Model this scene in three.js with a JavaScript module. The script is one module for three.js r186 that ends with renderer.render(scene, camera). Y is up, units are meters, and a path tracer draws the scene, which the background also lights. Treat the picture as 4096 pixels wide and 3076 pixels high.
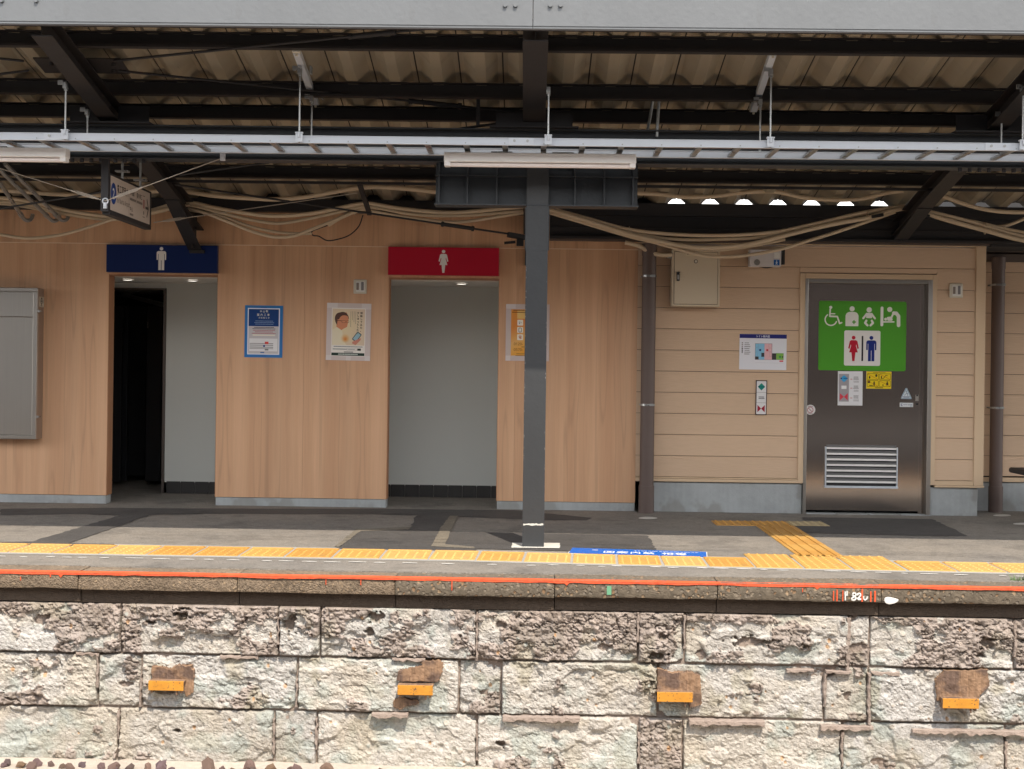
import * as THREE from 'three';
import { mergeGeometries, toCreasedNormals } from 'three/addons/utils/BufferGeometryUtils.js';
import { RoundedBoxGeometry } from 'three/addons/geometries/RoundedBoxGeometry.js';
import { RectAreaLightUniformsLib } from 'three/addons/lights/RectAreaLightUniformsLib.js';

// ------------------------------------------------------------------ camera, sky, sun, exposure
const scene = new THREE.Scene();
const F = 5300, CAMZ = 11.4, EYE = 1.2, YAW = 0.01264, ROLL = 0.0130, HY = 1480;
const camera = new THREE.PerspectiveCamera(2 * Math.atan(1538 / F) * 180 / Math.PI, 4096 / 3076, 0.1, 400);
camera.position.set(0, EYE, CAMZ);
camera.rotation.order = 'YXZ';
camera.rotation.set(0, YAW, ROLL);
camera.setViewOffset(4096, 3076, 0, 1538 - HY < 0 ? 0 : 1538 - HY, 4096, 3076);
scene.add(camera);

const SKY_W = 256, SKY_H = 128, skyData = new Float32Array(SKY_W * SKY_H * 4);
for (let j = 0; j < SKY_H; j++) {
  const el = Math.max(0, ((j + 0.5) / SKY_H - 0.5) * Math.PI), t = Math.pow(Math.sin(el), 1.0);
  for (let i = 0; i < SKY_W; i++) {
    const o = (j * SKY_W + i) * 4;
    skyData[o] = 2.75 * (1 - t) + 0.5 * t; skyData[o + 1] = 2.66 * (1 - t) + 0.62 * t; skyData[o + 2] = 2.52 * (1 - t) + 0.86 * t; skyData[o + 3] = 1;
  }
}
const sky = new THREE.DataTexture(skyData, SKY_W, SKY_H, THREE.RGBAFormat, THREE.FloatType);
sky.mapping = THREE.EquirectangularReflectionMapping; sky.magFilter = THREE.LinearFilter; sky.needsUpdate = true;
scene.background = sky; scene.environment = sky;
const sun = new THREE.DirectionalLight(0xfff0dc, 3.8);
sun.position.set(0.316 * 12, 1.36 * 12, 12); sun.target.position.set(0, 0, 1);
sun.castShadow = true; sun.shadow.mapSize.set(4096, 4096); sun.shadow.radius = 1;
Object.assign(sun.shadow.camera, { left: -12, right: 12, top: 12, bottom: -12, near: 1, far: 50 });
scene.add(sun, sun.target);
const renderer = new THREE.WebGLRenderer({ antialias: true });
renderer.toneMapping = THREE.LinearToneMapping;
renderer.toneMappingExposure = 1.45;
renderer.shadowMap.enabled = true;

// ------------------------------------------------------------------ helpers
const Q = camera.quaternion.clone(), CP = camera.position.clone(), PI = Math.PI;
const ray = (px, py) => new THREE.Vector3((px - 2048) / F, -(py - HY) / F, -1).applyQuaternion(Q);
const P = (px, py, z) => { const d = ray(px, py); return CP.clone().addScaledVector(d, (z - CAMZ) / d.z); };   // a photograph point on the upright plane at z
const G = (px, py, y = 0) => { const d = ray(px, py); return CP.clone().addScaledVector(d, (y - EYE) / d.y); };  // ... on the level plane at y
const Rc = (l, t, r, b, z) => { const mx = (l + r) / 2, my = (t + b) / 2, c = P(mx, my, z); return { x: c.x, y: c.y, z, w: P(r, my, z).x - P(l, my, z).x, h: P(mx, t, z).y - P(mx, b, z).y }; };
let sd = 7;
const rnd = () => { sd = (sd + 0x6d2b79f5) | 0; let t = Math.imul(sd ^ (sd >>> 15), 1 | sd); t = (t + Math.imul(t ^ (t >>> 7), 61 | t)) ^ t; return ((t ^ (t >>> 14)) >>> 0) / 4294967296; };
const rr = (a, b) => a + (b - a) * rnd();
const lerp = (a, b, t) => a + (b - a) * t, clamp = (x, a = 0, b = 1) => Math.min(b, Math.max(a, x)), sstep = (a, b, x) => { const t = clamp((x - a) / (b - a)); return t * t * (3 - 2 * t); };
const hash = (x, y, z = 0) => { let h = Math.imul(x | 0, 374761393) ^ Math.imul(y | 0, 668265263) ^ Math.imul(z | 0, 2147483647 - 1274126177); h = Math.imul(h ^ (h >>> 13), 1274126177); return ((h ^ (h >>> 16)) >>> 0) / 4294967296; };
const noise = (x, y, s = 0, px = 0, py = 0) => {                    // value noise, periodic when px / py are given
  const ix = Math.floor(x), iy = Math.floor(y), fx = x - ix, fy = y - iy, u = fx * fx * (3 - 2 * fx), v = fy * fy * (3 - 2 * fy);
  const w = (i, p) => (p ? ((i % p) + p) % p : i);
  const a = hash(w(ix, px), w(iy, py), s), b = hash(w(ix + 1, px), w(iy, py), s), c = hash(w(ix, px), w(iy + 1, py), s), d = hash(w(ix + 1, px), w(iy + 1, py), s);
  return a + (b - a) * u + (c - a) * v + (a - b - c + d) * u * v;
};
const fbm = (x, y, n = 4, s = 0, px = 0, py = 0) => { let v = 0, a = 0.5; for (let i = 0; i < n; i++) { v += a * noise(x, y, s + i * 17, px, py); x *= 2; y *= 2; px *= 2; py *= 2; a *= 0.5; } return v / (1 - Math.pow(0.5, n)); };
const cells = (x, y, s, p) => {                                    // nearest and second nearest cell point
  const ix = Math.floor(x), iy = Math.floor(y); let d1 = 9, d2 = 9, id = 0;
  for (let j = -1; j < 2; j++) for (let i = -1; i < 2; i++) {
    const cx = ix + i, cy = iy + j, wx = p ? ((cx % p) + p) % p : cx, wy = p ? ((cy % p) + p) % p : cy, dx = cx + hash(wx, wy, s) - x, dy = cy + hash(wx, wy, s + 1) - y, d = Math.hypot(dx, dy);
    if (d < d1) { d2 = d1; d1 = d; id = hash(wx, wy, s + 2); } else if (d < d2) d2 = d;
  }
  return [d1, d2, id];
};
const toS = (v) => (v <= 0.0031308 ? 12.92 * v : 1.055 * Math.pow(v, 1 / 2.4) - 0.055) * 255;
function tex(w, h, sx, sy, fn, srgb) {                             // fn(u, v) in 0..1 gives a linear colour or a height; sx, sy = metres covered
  const d = new Uint8Array(w * h * 4);
  for (let j = 0; j < h; j++) for (let i = 0; i < w; i++) {
    const c = fn((i + 0.5) / w, (j + 0.5) / h), o = (j * w + i) * 4;
    for (let k = 0; k < 3; k++) { const v = Array.isArray(c) ? c[k] : c; d[o + k] = clamp(srgb ? toS(v) : v * 255, 0, 255); }
    d[o + 3] = 255;
  }
  const t = new THREE.DataTexture(d, w, h);
  t.wrapS = t.wrapT = THREE.RepeatWrapping; t.magFilter = THREE.LinearFilter; t.minFilter = THREE.LinearFilter; t.repeat.set(1 / sx, 1 / sy);
  if (srgb) t.colorSpace = THREE.SRGBColorSpace;
  t.needsUpdate = true; return t;
}
function canvasTex(w, h, draw) {
  const c = document.createElement('canvas'); c.width = w; c.height = h; draw(c.getContext('2d'), w, h);
  const t = new THREE.CanvasTexture(c); t.colorSpace = THREE.SRGBColorSpace; t.magFilter = THREE.LinearFilter; return t;
}
const mat = (o) => { const m = o.physical ? new THREE.MeshPhysicalMaterial() : new THREE.MeshStandardMaterial(); const { physical, lin, ...q } = o; if (lin) m.color.setRGB(...lin); m.setValues({ roughness: 0.7, ...q }); return m; };
const mix3 = (a, b, t) => [lerp(a[0], b[0], t), lerp(a[1], b[1], t), lerp(a[2], b[2], t)];
const mul3 = (a, k) => [a[0] * k, a[1] * k, a[2] * k];

const bx = (w, h, d, x = 0, y = 0, z = 0) => new THREE.BoxGeometry(w, h, d).translate(x, y, z);
const rb = (w, h, d, x = 0, y = 0, z = 0, r = 0.004) => new RoundedBoxGeometry(w, h, d, 2, Math.min(r, w / 2.1, h / 2.1, d / 2.1)).translate(x, y, z);
const b2 = (x0, x1, y0, y1, z0, z1, r = 0) => (r ? rb : bx)(x1 - x0, y1 - y0, z1 - z0, (x0 + x1) / 2, (y0 + y1) / 2, (z0 + z1) / 2, r);
const cyl = (r, h, x, y, z, axis = 'y', n = 16, r2 = r) => { const g = new THREE.CylinderGeometry(r2, r, h, n); if (axis === 'x') g.rotateZ(PI / 2); if (axis === 'z') g.rotateX(PI / 2); return g.translate(x, y, z); };
const bar = (a, b, r, n = 8) => { const d = b.clone().sub(a), g = new THREE.CylinderGeometry(r, r, d.length(), n); g.applyQuaternion(new THREE.Quaternion().setFromUnitVectors(new THREE.Vector3(0, 1, 0), d.clone().normalize())); const c = a.clone().add(b).multiplyScalar(0.5); return g.translate(c.x, c.y, c.z); };
const beam = (a, b, w, h) => { const d = b.clone().sub(a), g = new THREE.BoxGeometry(w, h, d.length()); g.applyMatrix4(new THREE.Matrix4().lookAt(b, a, new THREE.Vector3(0, 1, 0))); const c = a.clone().add(b).multiplyScalar(0.5); return g.translate(c.x, c.y, c.z); };
const tube = (pts, r, n = 40, k = 8) => new THREE.TubeGeometry(new THREE.CatmullRomCurve3(pts, false, 'centripetal'), n, r, k);
const V = (x, y, z) => new THREE.Vector3(x, y, z);
function uvM(g, ox = 0, oy = 0) {                                  // uv in metres, by the axis a face points along
  const p = g.attributes.position, n = g.attributes.normal, uv = new Float32Array(p.count * 2);
  for (let i = 0; i < p.count; i++) {
    const ax = Math.abs(n.getX(i)), ay = Math.abs(n.getY(i)), az = Math.abs(n.getZ(i));
    const [u, v] = ay > ax && ay > az ? [p.getX(i), p.getZ(i)] : ax > az ? [p.getZ(i), p.getY(i)] : [p.getX(i), p.getY(i)];
    uv[i * 2] = u + ox; uv[i * 2 + 1] = v + oy;
  }
  g.setAttribute('uv', new THREE.BufferAttribute(uv, 2)); return g;
}
function join(gs) {
  gs = [gs].flat(); const keepColor = gs.every((g) => g.attributes.color);
  gs = gs.map((g) => { const q = g.index ? g.toNonIndexed() : g.clone(); for (const k of Object.keys(q.attributes)) if (!['position', 'normal', 'uv', keepColor ? 'color' : ''].includes(k)) q.deleteAttribute(k); q.clearGroups?.(); if (!q.attributes.uv) uvM(q); return q; });
  return gs.length === 1 ? gs[0] : mergeGeometries(gs);
}
const used = {};
const numbered = (n) => { const k = used[n] = (used[n] ?? -1) + 1; return k ? n + '_' + String(k).padStart(3, '0') : n; };
function thing(name, label, category, pos = [0, 0, 0], group) {
  const o = new THREE.Group(); o.name = numbered(name); o.position.set(...pos); o.userData = { label, category }; if (group) o.userData.group = group;
  scene.add(o); return o;
}
function setting(name, label, category, pos = [0, 0, 0]) { const o = thing(name, label, category, pos); o.userData.kind = 'structure'; return o; }
function offsetOf(T) { const v = new THREE.Vector3(); for (let o = T; o && o !== scene; o = o.parent) v.add(o.position); return v; }
function part(T, name, gs, m, { uv = true, ox = 0, oy = 0, label, kind } = {}) {  // geometry in world metres; stored about the thing's base
  const g = join(gs); if (uv) uvM(g, ox, oy);
  const v = offsetOf(T); g.translate(-v.x, -v.y, -v.z);
  const o = new THREE.Mesh(g, m); o.name = name; o.castShadow = o.receiveShadow = true;
  if (label) o.userData.label = label; if (kind) o.userData.kind = kind;
  T.add(o); return o;
}
function solo(name, label, category, gs, m, { group, kind, ...opt } = {}) {       // a thing of one piece
  const g = join(gs); if (opt.uv !== false) uvM(g, opt.ox ?? 0, opt.oy ?? 0); g.computeBoundingBox();
  const b = g.boundingBox, c = [(b.min.x + b.max.x) / 2, b.min.y, (b.min.z + b.max.z) / 2]; g.translate(-c[0], -c[1], -c[2]);
  const o = new THREE.Mesh(g, m); o.name = numbered(name); o.position.set(...c); o.castShadow = o.receiveShadow = true;
  o.userData = { label, category }; if (group) o.userData.group = group; if (kind) o.userData.kind = kind;
  scene.add(o); return o;
}
const face = (r, z, rot = 0) => { const g = new THREE.PlaneGeometry(r.w, r.h); if (rot) g.rotateZ(rot); return g.translate(r.x, r.y, z); };

// ------------------------------------------------------------------ textures and materials
const T = {};
const woodFn = (s) => (u, v) => {
  const x = u * 1.8, y = v * 2.6, w = x + 0.012 * (noise(u * 12, v * 3, s + 3, 12, 3) - 0.5) + 0.004 * (noise(u * 30, v * 7, s + 9, 30, 7) - 0.5);
  const band = fbm(w / 1.8 * 26, v * 1, 3, s, 26, 1), fine = noise(w / 1.8 * 240, v * 10, s + 30, 240, 10), fine2 = noise(w / 1.8 * 420, v * 16, s + 31, 420, 16);
  const pl = noise(w / 1.8 * 14, 0.5, s + 50, 14, 1);
  const ln = 1 - sstep(0, 0.09, Math.abs(noise(w / 1.8 * 40 + 0.5 * noise(u * 9, v * 4, s + 60, 9, 4), v * 2, s + 61, 40, 2) - 0.5));
  let c = mix3([0.70, 0.43, 0.262], [0.57, 0.327, 0.19], clamp(band * 1.25 - 0.1));
  c = mix3(c, [0.44, 0.27, 0.165], sstep(0.55, 0.9, pl) * 0.18);
  return mul3(c, 1 - 0.13 * ln * sstep(0.3, 0.7, noise(u * 20, v * 3, s + 70, 20, 3)) - 0.06 * fine + 0.05 * fine2 - 0.02);
};
T.wood = tex(1024, 512, 1.8, 2.6, woodFn(11), true);
T.woodB = tex(512, 256, 1.8, 2.6, (u, v) => noise(u * 300, v * 14, 5, 300, 14), false);
const aggFn = (base, lo, hi, s) => (u, v) => {
  const big = fbm(u * 5, v * 5, 4, s, 5, 5), mid = fbm(u * 34, v * 34, 3, s + 5, 34, 34), g = noise(u * 180, v * 180, s + 9, 180, 180), sp = hash(Math.floor(u * 512), Math.floor(v * 512), s);
  let k = lerp(lo, hi, clamp(0.45 * big + 0.3 * mid + 0.25 * g)); if (sp > 0.985) k *= 1.6; if (sp < 0.02) k *= 0.55;
  const st = sstep(0.62, 0.75, fbm(u * 9, v * 9, 4, s + 40, 9, 9)); return mul3(mix3(base, [base[0] * 1.02, base[1] * 0.98, base[2] * 0.92], big), k * (1 - 0.16 * st));
};
T.asphalt = tex(1024, 1024, 2.2, 2.2, aggFn([0.215, 0.204, 0.19], 0.52, 1.45, 3), true);
T.patch = tex(512, 512, 1.6, 1.6, aggFn([0.068, 0.067, 0.069], 0.5, 1.5, 8), true);
T.grit = tex(512, 512, 0.7, 0.7, (u, v) => 0.5 * noise(u * 120, v * 120, 2, 120, 120) + 0.3 * noise(u * 40, v * 40, 3, 40, 40) + 0.2 * hash(Math.floor(u * 256), Math.floor(v * 256), 4), false);
const pebble = (u, v) => {
  const [d1, , id] = cells(u * 26 + 0.35 * noise(u * 50, v * 50, 1, 50, 50), v * 26 + 0.35 * noise(u * 50, v * 50, 2, 50, 50), 4, 26), rad = 0.2 + 0.28 * ((id * 7.3) % 1), e = 1 - sstep(rad * 0.75, rad, d1), on = id > 0.3 ? 1 : 0;
  return [d1, e * on, id];
};
T.pebble = tex(1024, 1024, 0.75, 0.75, (u, v) => {
  const [, e, id] = pebble(u, v), n = fbm(u * 40, v * 40, 3, 9, 40, 40), mor = mul3([0.175, 0.145, 0.108], 0.6 + 0.8 * n);
  const col = id > 0.85 ? [0.42, 0.3, 0.19] : id > 0.7 ? [0.34, 0.21, 0.115] : id > 0.5 ? [0.3, 0.25, 0.19] : [0.24, 0.205, 0.165];
  return mul3(mix3(mor, mul3(col, 0.75 + 0.5 * n), e * 0.8), 0.8);
}, true);
T.pebbleB = tex(512, 512, 0.75, 0.75, (u, v) => { const [d1, e] = pebble(u, v); return clamp(e * (1 - d1 * 0.8) * 0.8 + 0.2 * noise(u * 120, v * 120, 3, 120, 120)); }, false);
const concFn = (base, s, amp = 0.4, str = 0) => (u, v) => { const n = fbm(u * 6, v * 6, 5, s, 6, 6), m = fbm(u * 40, v * 40, 3, s + 7, 40, 40), k = str * fbm(u * 60, v * 2, 3, s + 20, 60, 2); return mul3(base, 1 - amp / 2 + amp * (0.65 * n + 0.35 * m) - k + str / 2); };
T.plinth = tex(512, 512, 1.5, 1.5, (u, v) => {
  const c = concFn([0.36, 0.385, 0.4], 21, 0.42, 0.12)(u, v), d = sstep(0.60, 0.72, fbm(u * 7, v * 5, 5, 77, 7, 5)); return mix3(c, [0.22, 0.215, 0.19], d * 0.5);
}, true);
T.gritty = tex(512, 512, 0.75, 0.75, (u, v) => { const n = fbm(u * 60, v * 60, 3, 19, 60, 60), b = fbm(u * 5, v * 5, 4, 23, 5, 5), [d1, , id] = cells(u * 30, v * 30, 14, 30); return mul3(mix3([0.21, 0.162, 0.115], [0.30, 0.225, 0.15], id > 0.8 && d1 < 0.3 ? 1 : 0), (0.55 + 0.9 * n) * (0.75 + 0.5 * b)); }, true);
T.brown = tex(512, 512, 1, 1, concFn([0.27, 0.238, 0.195], 24, 0.9), true);
T.under = tex(512, 512, 1, 1, concFn([0.075, 0.056, 0.042], 27, 0.9), true);
T.stoneB = tex(1024, 1024, 0.5, 0.5, (u, v) => { const r = 1 - Math.abs(2 * fbm(u * 26, v * 26, 4, 31, 26, 26) - 1); const pit = cells(u * 30, v * 30, 6, 30); return clamp(0.6 * r + 0.4 * noise(u * 150, v * 150, 3, 150, 150) - 0.5 * (1 - sstep(0.05, 0.22, pit[0])) * (pit[2] > 0.55 ? 1 : 0)); }, false);
T.steel = tex(512, 512, 0.8, 1.6, (u, v) => mul3([0.60, 0.585, 0.57], 0.93 + 0.07 * noise(u * 256, v * 3, 9, 256, 3) + 0.06 * fbm(u * 5, v * 7, 4, 10, 5, 7)), true);
T.steelR = tex(512, 512, 0.8, 1.6, (u, v) => 0.62 + 0.3 * noise(u * 200, v * 3, 12, 200, 3) + 0.25 * sstep(0.55, 0.8, fbm(u * 5, v * 7, 4, 14, 5, 7)), false);
T.steelB = tex(512, 256, 0.8, 1.6, (u, v) => noise(u * 512, v * 6, 15, 512, 6), false);
T.siding = tex(512, 512, 1.2, 1.2, (u, v) => mul3([0.60, 0.435, 0.305], 0.93 + 0.08 * fbm(u * 3, v * 3, 4, 41, 3, 3) + 0.05 * noise(u * 24, v * 190, 42, 24, 190)), true);
T.sidingB = tex(512, 512, 0.6, 0.6, (u, v) => 0.7 * noise(u * 14, v * 110, 43, 14, 110) + 0.3 * noise(u * 128, v * 128, 44, 128, 128), false);
T.paint = tex(512, 512, 1, 1, (u, v) => { const n = fbm(u * 4, v * 4, 5, 51, 4, 4), s = 0.4 * sstep(0.8, 0.9, noise(u * 70, v * 12, 52, 70, 12)) * sstep(0.5, 0.8, noise(u * 9, v * 9, 53, 9, 9)); return mix3(mul3([1, 1, 1], 0.88 + 0.16 * n), [0.55, 0.5, 0.46], s * 0.3); }, true);
T.lump = tex(512, 512, 0.5, 0.5, (u, v) => fbm(u * 14, v * 14, 4, 55, 14, 14), false);
T.rough = tex(256, 256, 0.7, 0.7, (u, v) => 0.45 + 0.5 * fbm(u * 8, v * 8, 4, 57, 8, 8), false);
T.roofC = tex(512, 512, 2.9, 2.9, (u, v) => mul3([0.37, 0.318, 0.235], 0.88 + 0.2 * fbm(u * 4, v * 4, 4, 61, 4, 4) - 0.1 * sstep(0.6, 0.8, fbm(u * 30, v * 3, 3, 62, 30, 3))), true);
T.rust = tex(512, 512, 0.4, 0.4, (u, v) => { const n = fbm(u * 6, v * 6, 5, 65, 6, 6), m = noise(u * 60, v * 8, 66, 60, 8); return mul3(mix3([0.27, 0.17, 0.105], [0.13, 0.085, 0.065], sstep(0.35, 0.65, n)), 0.8 + 0.4 * m); }, true);
T.bracket = tex(512, 512, 0.4, 0.4, (u, v) => { const n = fbm(u * 9, v * 9, 4, 91, 9, 9), c = sstep(0.67, 0.72, fbm(u * 44, v * 44, 4, 92, 44, 44) - 0.05); return mix3(mul3([0.60, 0.27, 0.035], 0.8 + 0.35 * n), [0.16, 0.09, 0.05], c); }, true);
T.yellow = tex(512, 512, 0.9, 0.9, (u, v) => { const n = fbm(u * 7, v * 7, 4, 71, 7, 7), d = sstep(0.6, 0.78, fbm(u * 22, v * 22, 4, 72, 22, 22)); return mix3(mul3([0.55, 0.32, 0.085], 0.86 + 0.24 * n), [0.35, 0.25, 0.13], d * 0.4); }, true);
T.orange = tex(512, 128, 1.6, 0.4, (u, v) => { const n = fbm(u * 14, v * 5, 4, 74, 14, 5); return mul3([0.74, 0.105, 0.035], 0.80 + 0.36 * n); }, true);
T.sand = tex(512, 512, 1.2, 1.2, concFn([0.52, 0.465, 0.40], 81, 0.5), true);

const M = {
  wood: mat({ map: T.wood, bumpMap: T.woodB, bumpScale: 0.0004, roughness: 0.5 }),
  asphalt: mat({ map: T.asphalt, bumpMap: T.grit, bumpScale: 0.006, roughness: 0.92 }),
  patch: mat({ map: T.patch, bumpMap: T.grit, bumpScale: 0.005, roughness: 0.88 }),
  seal: mat({ map: T.asphalt, color: 0xe6e2d6, bumpMap: T.grit, bumpScale: 0.005, roughness: 0.95 }),
  gritty: mat({ map: T.gritty, bumpMap: T.grit, bumpScale: 0.012, roughness: 0.95 }),
  pebble: mat({ map: T.pebble, bumpMap: T.pebbleB, bumpScale: 0.010, roughness: 0.9 }),
  brown: mat({ map: T.brown, bumpMap: T.grit, bumpScale: 0.007, roughness: 0.95 }),
  under: mat({ map: T.under, bumpMap: T.grit, bumpScale: 0.006, roughness: 0.95 }),
  plinth: mat({ map: T.plinth, bumpMap: T.grit, bumpScale: 0.0015, roughness: 0.85 }),
  stone: mat({ vertexColors: true, bumpMap: T.stoneB, bumpScale: 0.0065, roughness: 0.95 }),
  mortar: mat({ lin: [0.29, 0.24, 0.21], bumpMap: T.lump, bumpScale: 0.02, roughness: 0.95 }),
  mortarB: mat({ lin: [0.33, 0.27, 0.235], bumpMap: T.lump, bumpScale: 0.015, roughness: 0.95 }),
  rust: mat({ map: T.rust, bumpMap: T.lump, bumpScale: 0.012, roughness: 0.85 }),
  bracketY: mat({ map: T.bracket, bumpMap: T.lump, bumpScale: 0.002, roughness: 0.5 }),
  yellow: mat({ map: T.yellow, roughness: 0.6 }),
  yellowPale: mat({ map: T.yellow, lin: [1.1, 1.12, 1.35], roughness: 0.65 }),
  yellowDeep: mat({ map: T.yellow, lin: [0.92, 0.84, 0.72], roughness: 0.65 }),
  yellowWorn: mat({ lin: [0.42, 0.34, 0.2], bumpMap: T.grit, bumpScale: 0.003, roughness: 0.8 }),
  orange: mat({ map: T.orange, bumpMap: T.lump, bumpScale: 0.006, roughness: 0.55 }),
  white: mat({ lin: [0.72, 0.72, 0.70], roughness: 0.5 }),
  whiteWorn: mat({ lin: [0.6, 0.6, 0.57], bumpMap: T.grit, bumpScale: 0.004, roughness: 0.8 }),
  steel: mat({ map: T.steel, color: 0xd2d0cd, roughness: 0.34, metalness: 0.95, bumpMap: T.steelB, bumpScale: 0.00002 }),
  steelDoor: mat({ map: T.steel, lin: [0.84, 0.77, 0.73], roughness: 0.13, metalness: 1, bumpMap: T.steelB, bumpScale: 0.00001 }),
  blade: mat({ lin: [0.2, 0.2, 0.205], roughness: 0.5, metalness: 0.3 }),
  steelDark: mat({ lin: [0.16, 0.14, 0.13], roughness: 0.4, metalness: 0.8 }),
  alu: mat({ lin: [0.60, 0.65, 0.72], roughness: 0.4, metalness: 0.1 }),
  galv: mat({ lin: [0.4, 0.42, 0.43], roughness: 0.45, metalness: 0.6, roughnessMap: T.rough }),
  beamDark: mat({ map: T.paint, lin: [0.019, 0.0185, 0.022], roughness: 0.6, bumpMap: T.lump, bumpScale: 0.001 }),
  beamBrown: mat({ map: T.paint, lin: [0.028, 0.024, 0.024], roughness: 0.6, bumpMap: T.lump, bumpScale: 0.001 }),
  girder: mat({ map: T.paint, lin: [0.03, 0.037, 0.046], roughness: 0.5, bumpMap: T.lump, bumpScale: 0.002 }),
  column: mat({ map: T.paint, lin: [0.036, 0.040, 0.045], roughness: 0.5, bumpMap: T.lump, bumpScale: 0.0015 }),
  fascia: mat({ map: T.paint, lin: [0.145, 0.158, 0.172], roughness: 0.45, bumpMap: T.lump, bumpScale: 0.0012 }),
  roof: mat({ map: T.roofC, roughness: 0.6 }),
  seam: mat({ lin: [0.03, 0.027, 0.025], roughness: 0.8 }),
  siding: mat({ map: T.siding, bumpMap: T.sidingB, bumpScale: 0.0009, roughness: 0.75 }),
  trim: mat({ lin: [0.60, 0.45, 0.305], bumpMap: T.sidingB, bumpScale: 0.0004, roughness: 0.7 }),
  brownTrim: mat({ lin: [0.095, 0.072, 0.062], roughness: 0.6 }),
  pipe: mat({ lin: [0.105, 0.074, 0.066], roughness: 0.55 }),
  cable: mat({ lin: [0.60, 0.49, 0.355], roughness: 0.7 }),
  cable2: mat({ lin: [0.52, 0.425, 0.305], roughness: 0.7 }),
  black: mat({ lin: [0.012, 0.012, 0.014], roughness: 0.6 }),
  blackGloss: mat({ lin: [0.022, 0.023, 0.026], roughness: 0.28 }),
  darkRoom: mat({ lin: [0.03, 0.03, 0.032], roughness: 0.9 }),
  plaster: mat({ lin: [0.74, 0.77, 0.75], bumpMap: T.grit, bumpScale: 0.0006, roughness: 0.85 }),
  ceiling: mat({ lin: [0.82, 0.8, 0.76], roughness: 0.85 }),
  tileDark: mat({ lin: [0.04, 0.039, 0.04], roughness: 0.45, bumpMap: T.grit, bumpScale: 0.0006 }),
  tileFloor: mat({ lin: [0.085, 0.085, 0.085], roughness: 0.4, bumpMap: T.grit, bumpScale: 0.0006 }),
  grout: mat({ lin: [0.26, 0.25, 0.235], roughness: 0.9 }),
  boxBeige: mat({ lin: [0.58, 0.495, 0.37], roughness: 0.5 }),
  plastic: mat({ lin: [0.62, 0.59, 0.5], roughness: 0.45 }),
  lampWhite: mat({ lin: [0.78, 0.77, 0.76], roughness: 0.4 }),
  tube: mat({ lin: [0.8, 0.74, 0.72], roughness: 0.25 }),
  sensor: mat({ lin: [0.2, 0.19, 0.2], roughness: 0.25 }),
  rock: mat({ vertexColors: false, lin: [0.22, 0.155, 0.13], bumpMap: T.lump, bumpScale: 0.006, roughness: 0.9 }),
  sand: mat({ map: T.sand, bumpMap: T.grit, bumpScale: 0.01, roughness: 0.95 }),
  leaf: mat({ lin: [0.08, 0.16, 0.04], roughness: 0.7, side: THREE.DoubleSide }),
  navy: mat({ lin: [0.006, 0.016, 0.10], roughness: 0.6 }), red: mat({ lin: [0.38, 0.008, 0.03], roughness: 0.6 }),
  green: mat({ lin: [0.06, 0.24, 0.02], roughness: 0.45 }),
};
const print = (t, rough = 0.55) => mat({ physical: true, map: t, roughness: rough, specularIntensity: 0.5 });

// ------------------------------------------------------------------ key planes (metres): wall face z = 0, platform top y = 0
const EDGE = 3.77, COLZ = 2.37, ROOF = (z) => 2.603 + 0.2058 * z, SLOPE = Math.atan(0.2058), GROUND = -1.108, XL = -9, XR = 9;

// ------------------------------------------------------------------ ground, platform, ballast
{
  const g = new THREE.PlaneGeometry(240, 240, 1, 1).rotateX(-PI / 2).translate(0, GROUND, 0);
  solo('ground', 'pale sandy ground of the track bed at the foot of the stone wall', 'ground', uvM(g), M.sand, { kind: 'structure' });
  // asphalt platform with an uneven front edge where it meets the coping
  const s = new THREE.Shape(); s.moveTo(XL - 3, 14); s.lineTo(XR + 3, 14);
  for (let x = XR + 3; x >= XL - 3; x -= 0.03) s.lineTo(x, -(EDGE - 0.20 + 0.012 * x) + 0.05 * (fbm(x * 2, 1, 4, 5) - 0.5));
  s.closePath();
  const top = new THREE.ExtrudeGeometry(s, { depth: 0.1, bevelEnabled: false }).rotateX(-PI / 2).translate(0, -0.1, 0);
  const pl = setting('platform', 'grey worn asphalt platform surface in front of the toilets', 'platform');
  part(pl, 'asphalt', top, M.asphalt);
  part(pl, 'fill', b2(XL - 3, XR + 3, GROUND - 0.05, -0.103, -14, EDGE - 0.33), M.under);
}
const poly = (pts, y) => { const s = new THREE.Shape(pts.map((p) => new THREE.Vector2(p.x, -p.z))); return new THREE.ShapeGeometry(s).rotateX(-PI / 2).translate(0, y, 0); };
const ragged = (pp, a = 0.012, n = 14) => { const q = pp.map(([x, y]) => G(x, y)), o = []; q.forEach((p, i) => { const r = q[(i + 1) % q.length]; for (let k = 0; k < n; k++) { const t = k / n, m = p.clone().lerp(r, t); m.x += (rnd() - 0.5) * a * 2; m.z += (rnd() - 0.5) * a * 2; o.push(m); } }); return o; };
const GP = 'asphalt repairs on the platform';
const groundMark = (name, label, cat, pp, m, y, a) => { const o = solo(name, label, cat, poly(ragged(pp, a), y), m, { kind: 'structure' }); return o; };
groundMark('asphalt_patch', 'dark asphalt strip running out from the doorway under the blue sign', 'asphalt patch', [[360, 2050], [820, 2046], [790, 2057], [610, 2060], [560, 2075], [280, 2175], [460, 2178], [455, 2187], [0, 2181], [0, 2170], [125, 2168], [330, 2108], [480, 2062], [355, 2059]], M.patch, 0.004);
groundMark('asphalt_patch', 'dark asphalt patch in front of the doorway under the red sign', 'asphalt patch', [[1545, 2051], [1960, 2055], [1960, 2066], [1815, 2066], [1785, 2110], [1730, 2185], [1910, 2196], [1905, 2206], [1350, 2198], [1430, 2124], [1640, 2113], [1665, 2063], [1530, 2059]], M.patch, 0.004);
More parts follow.
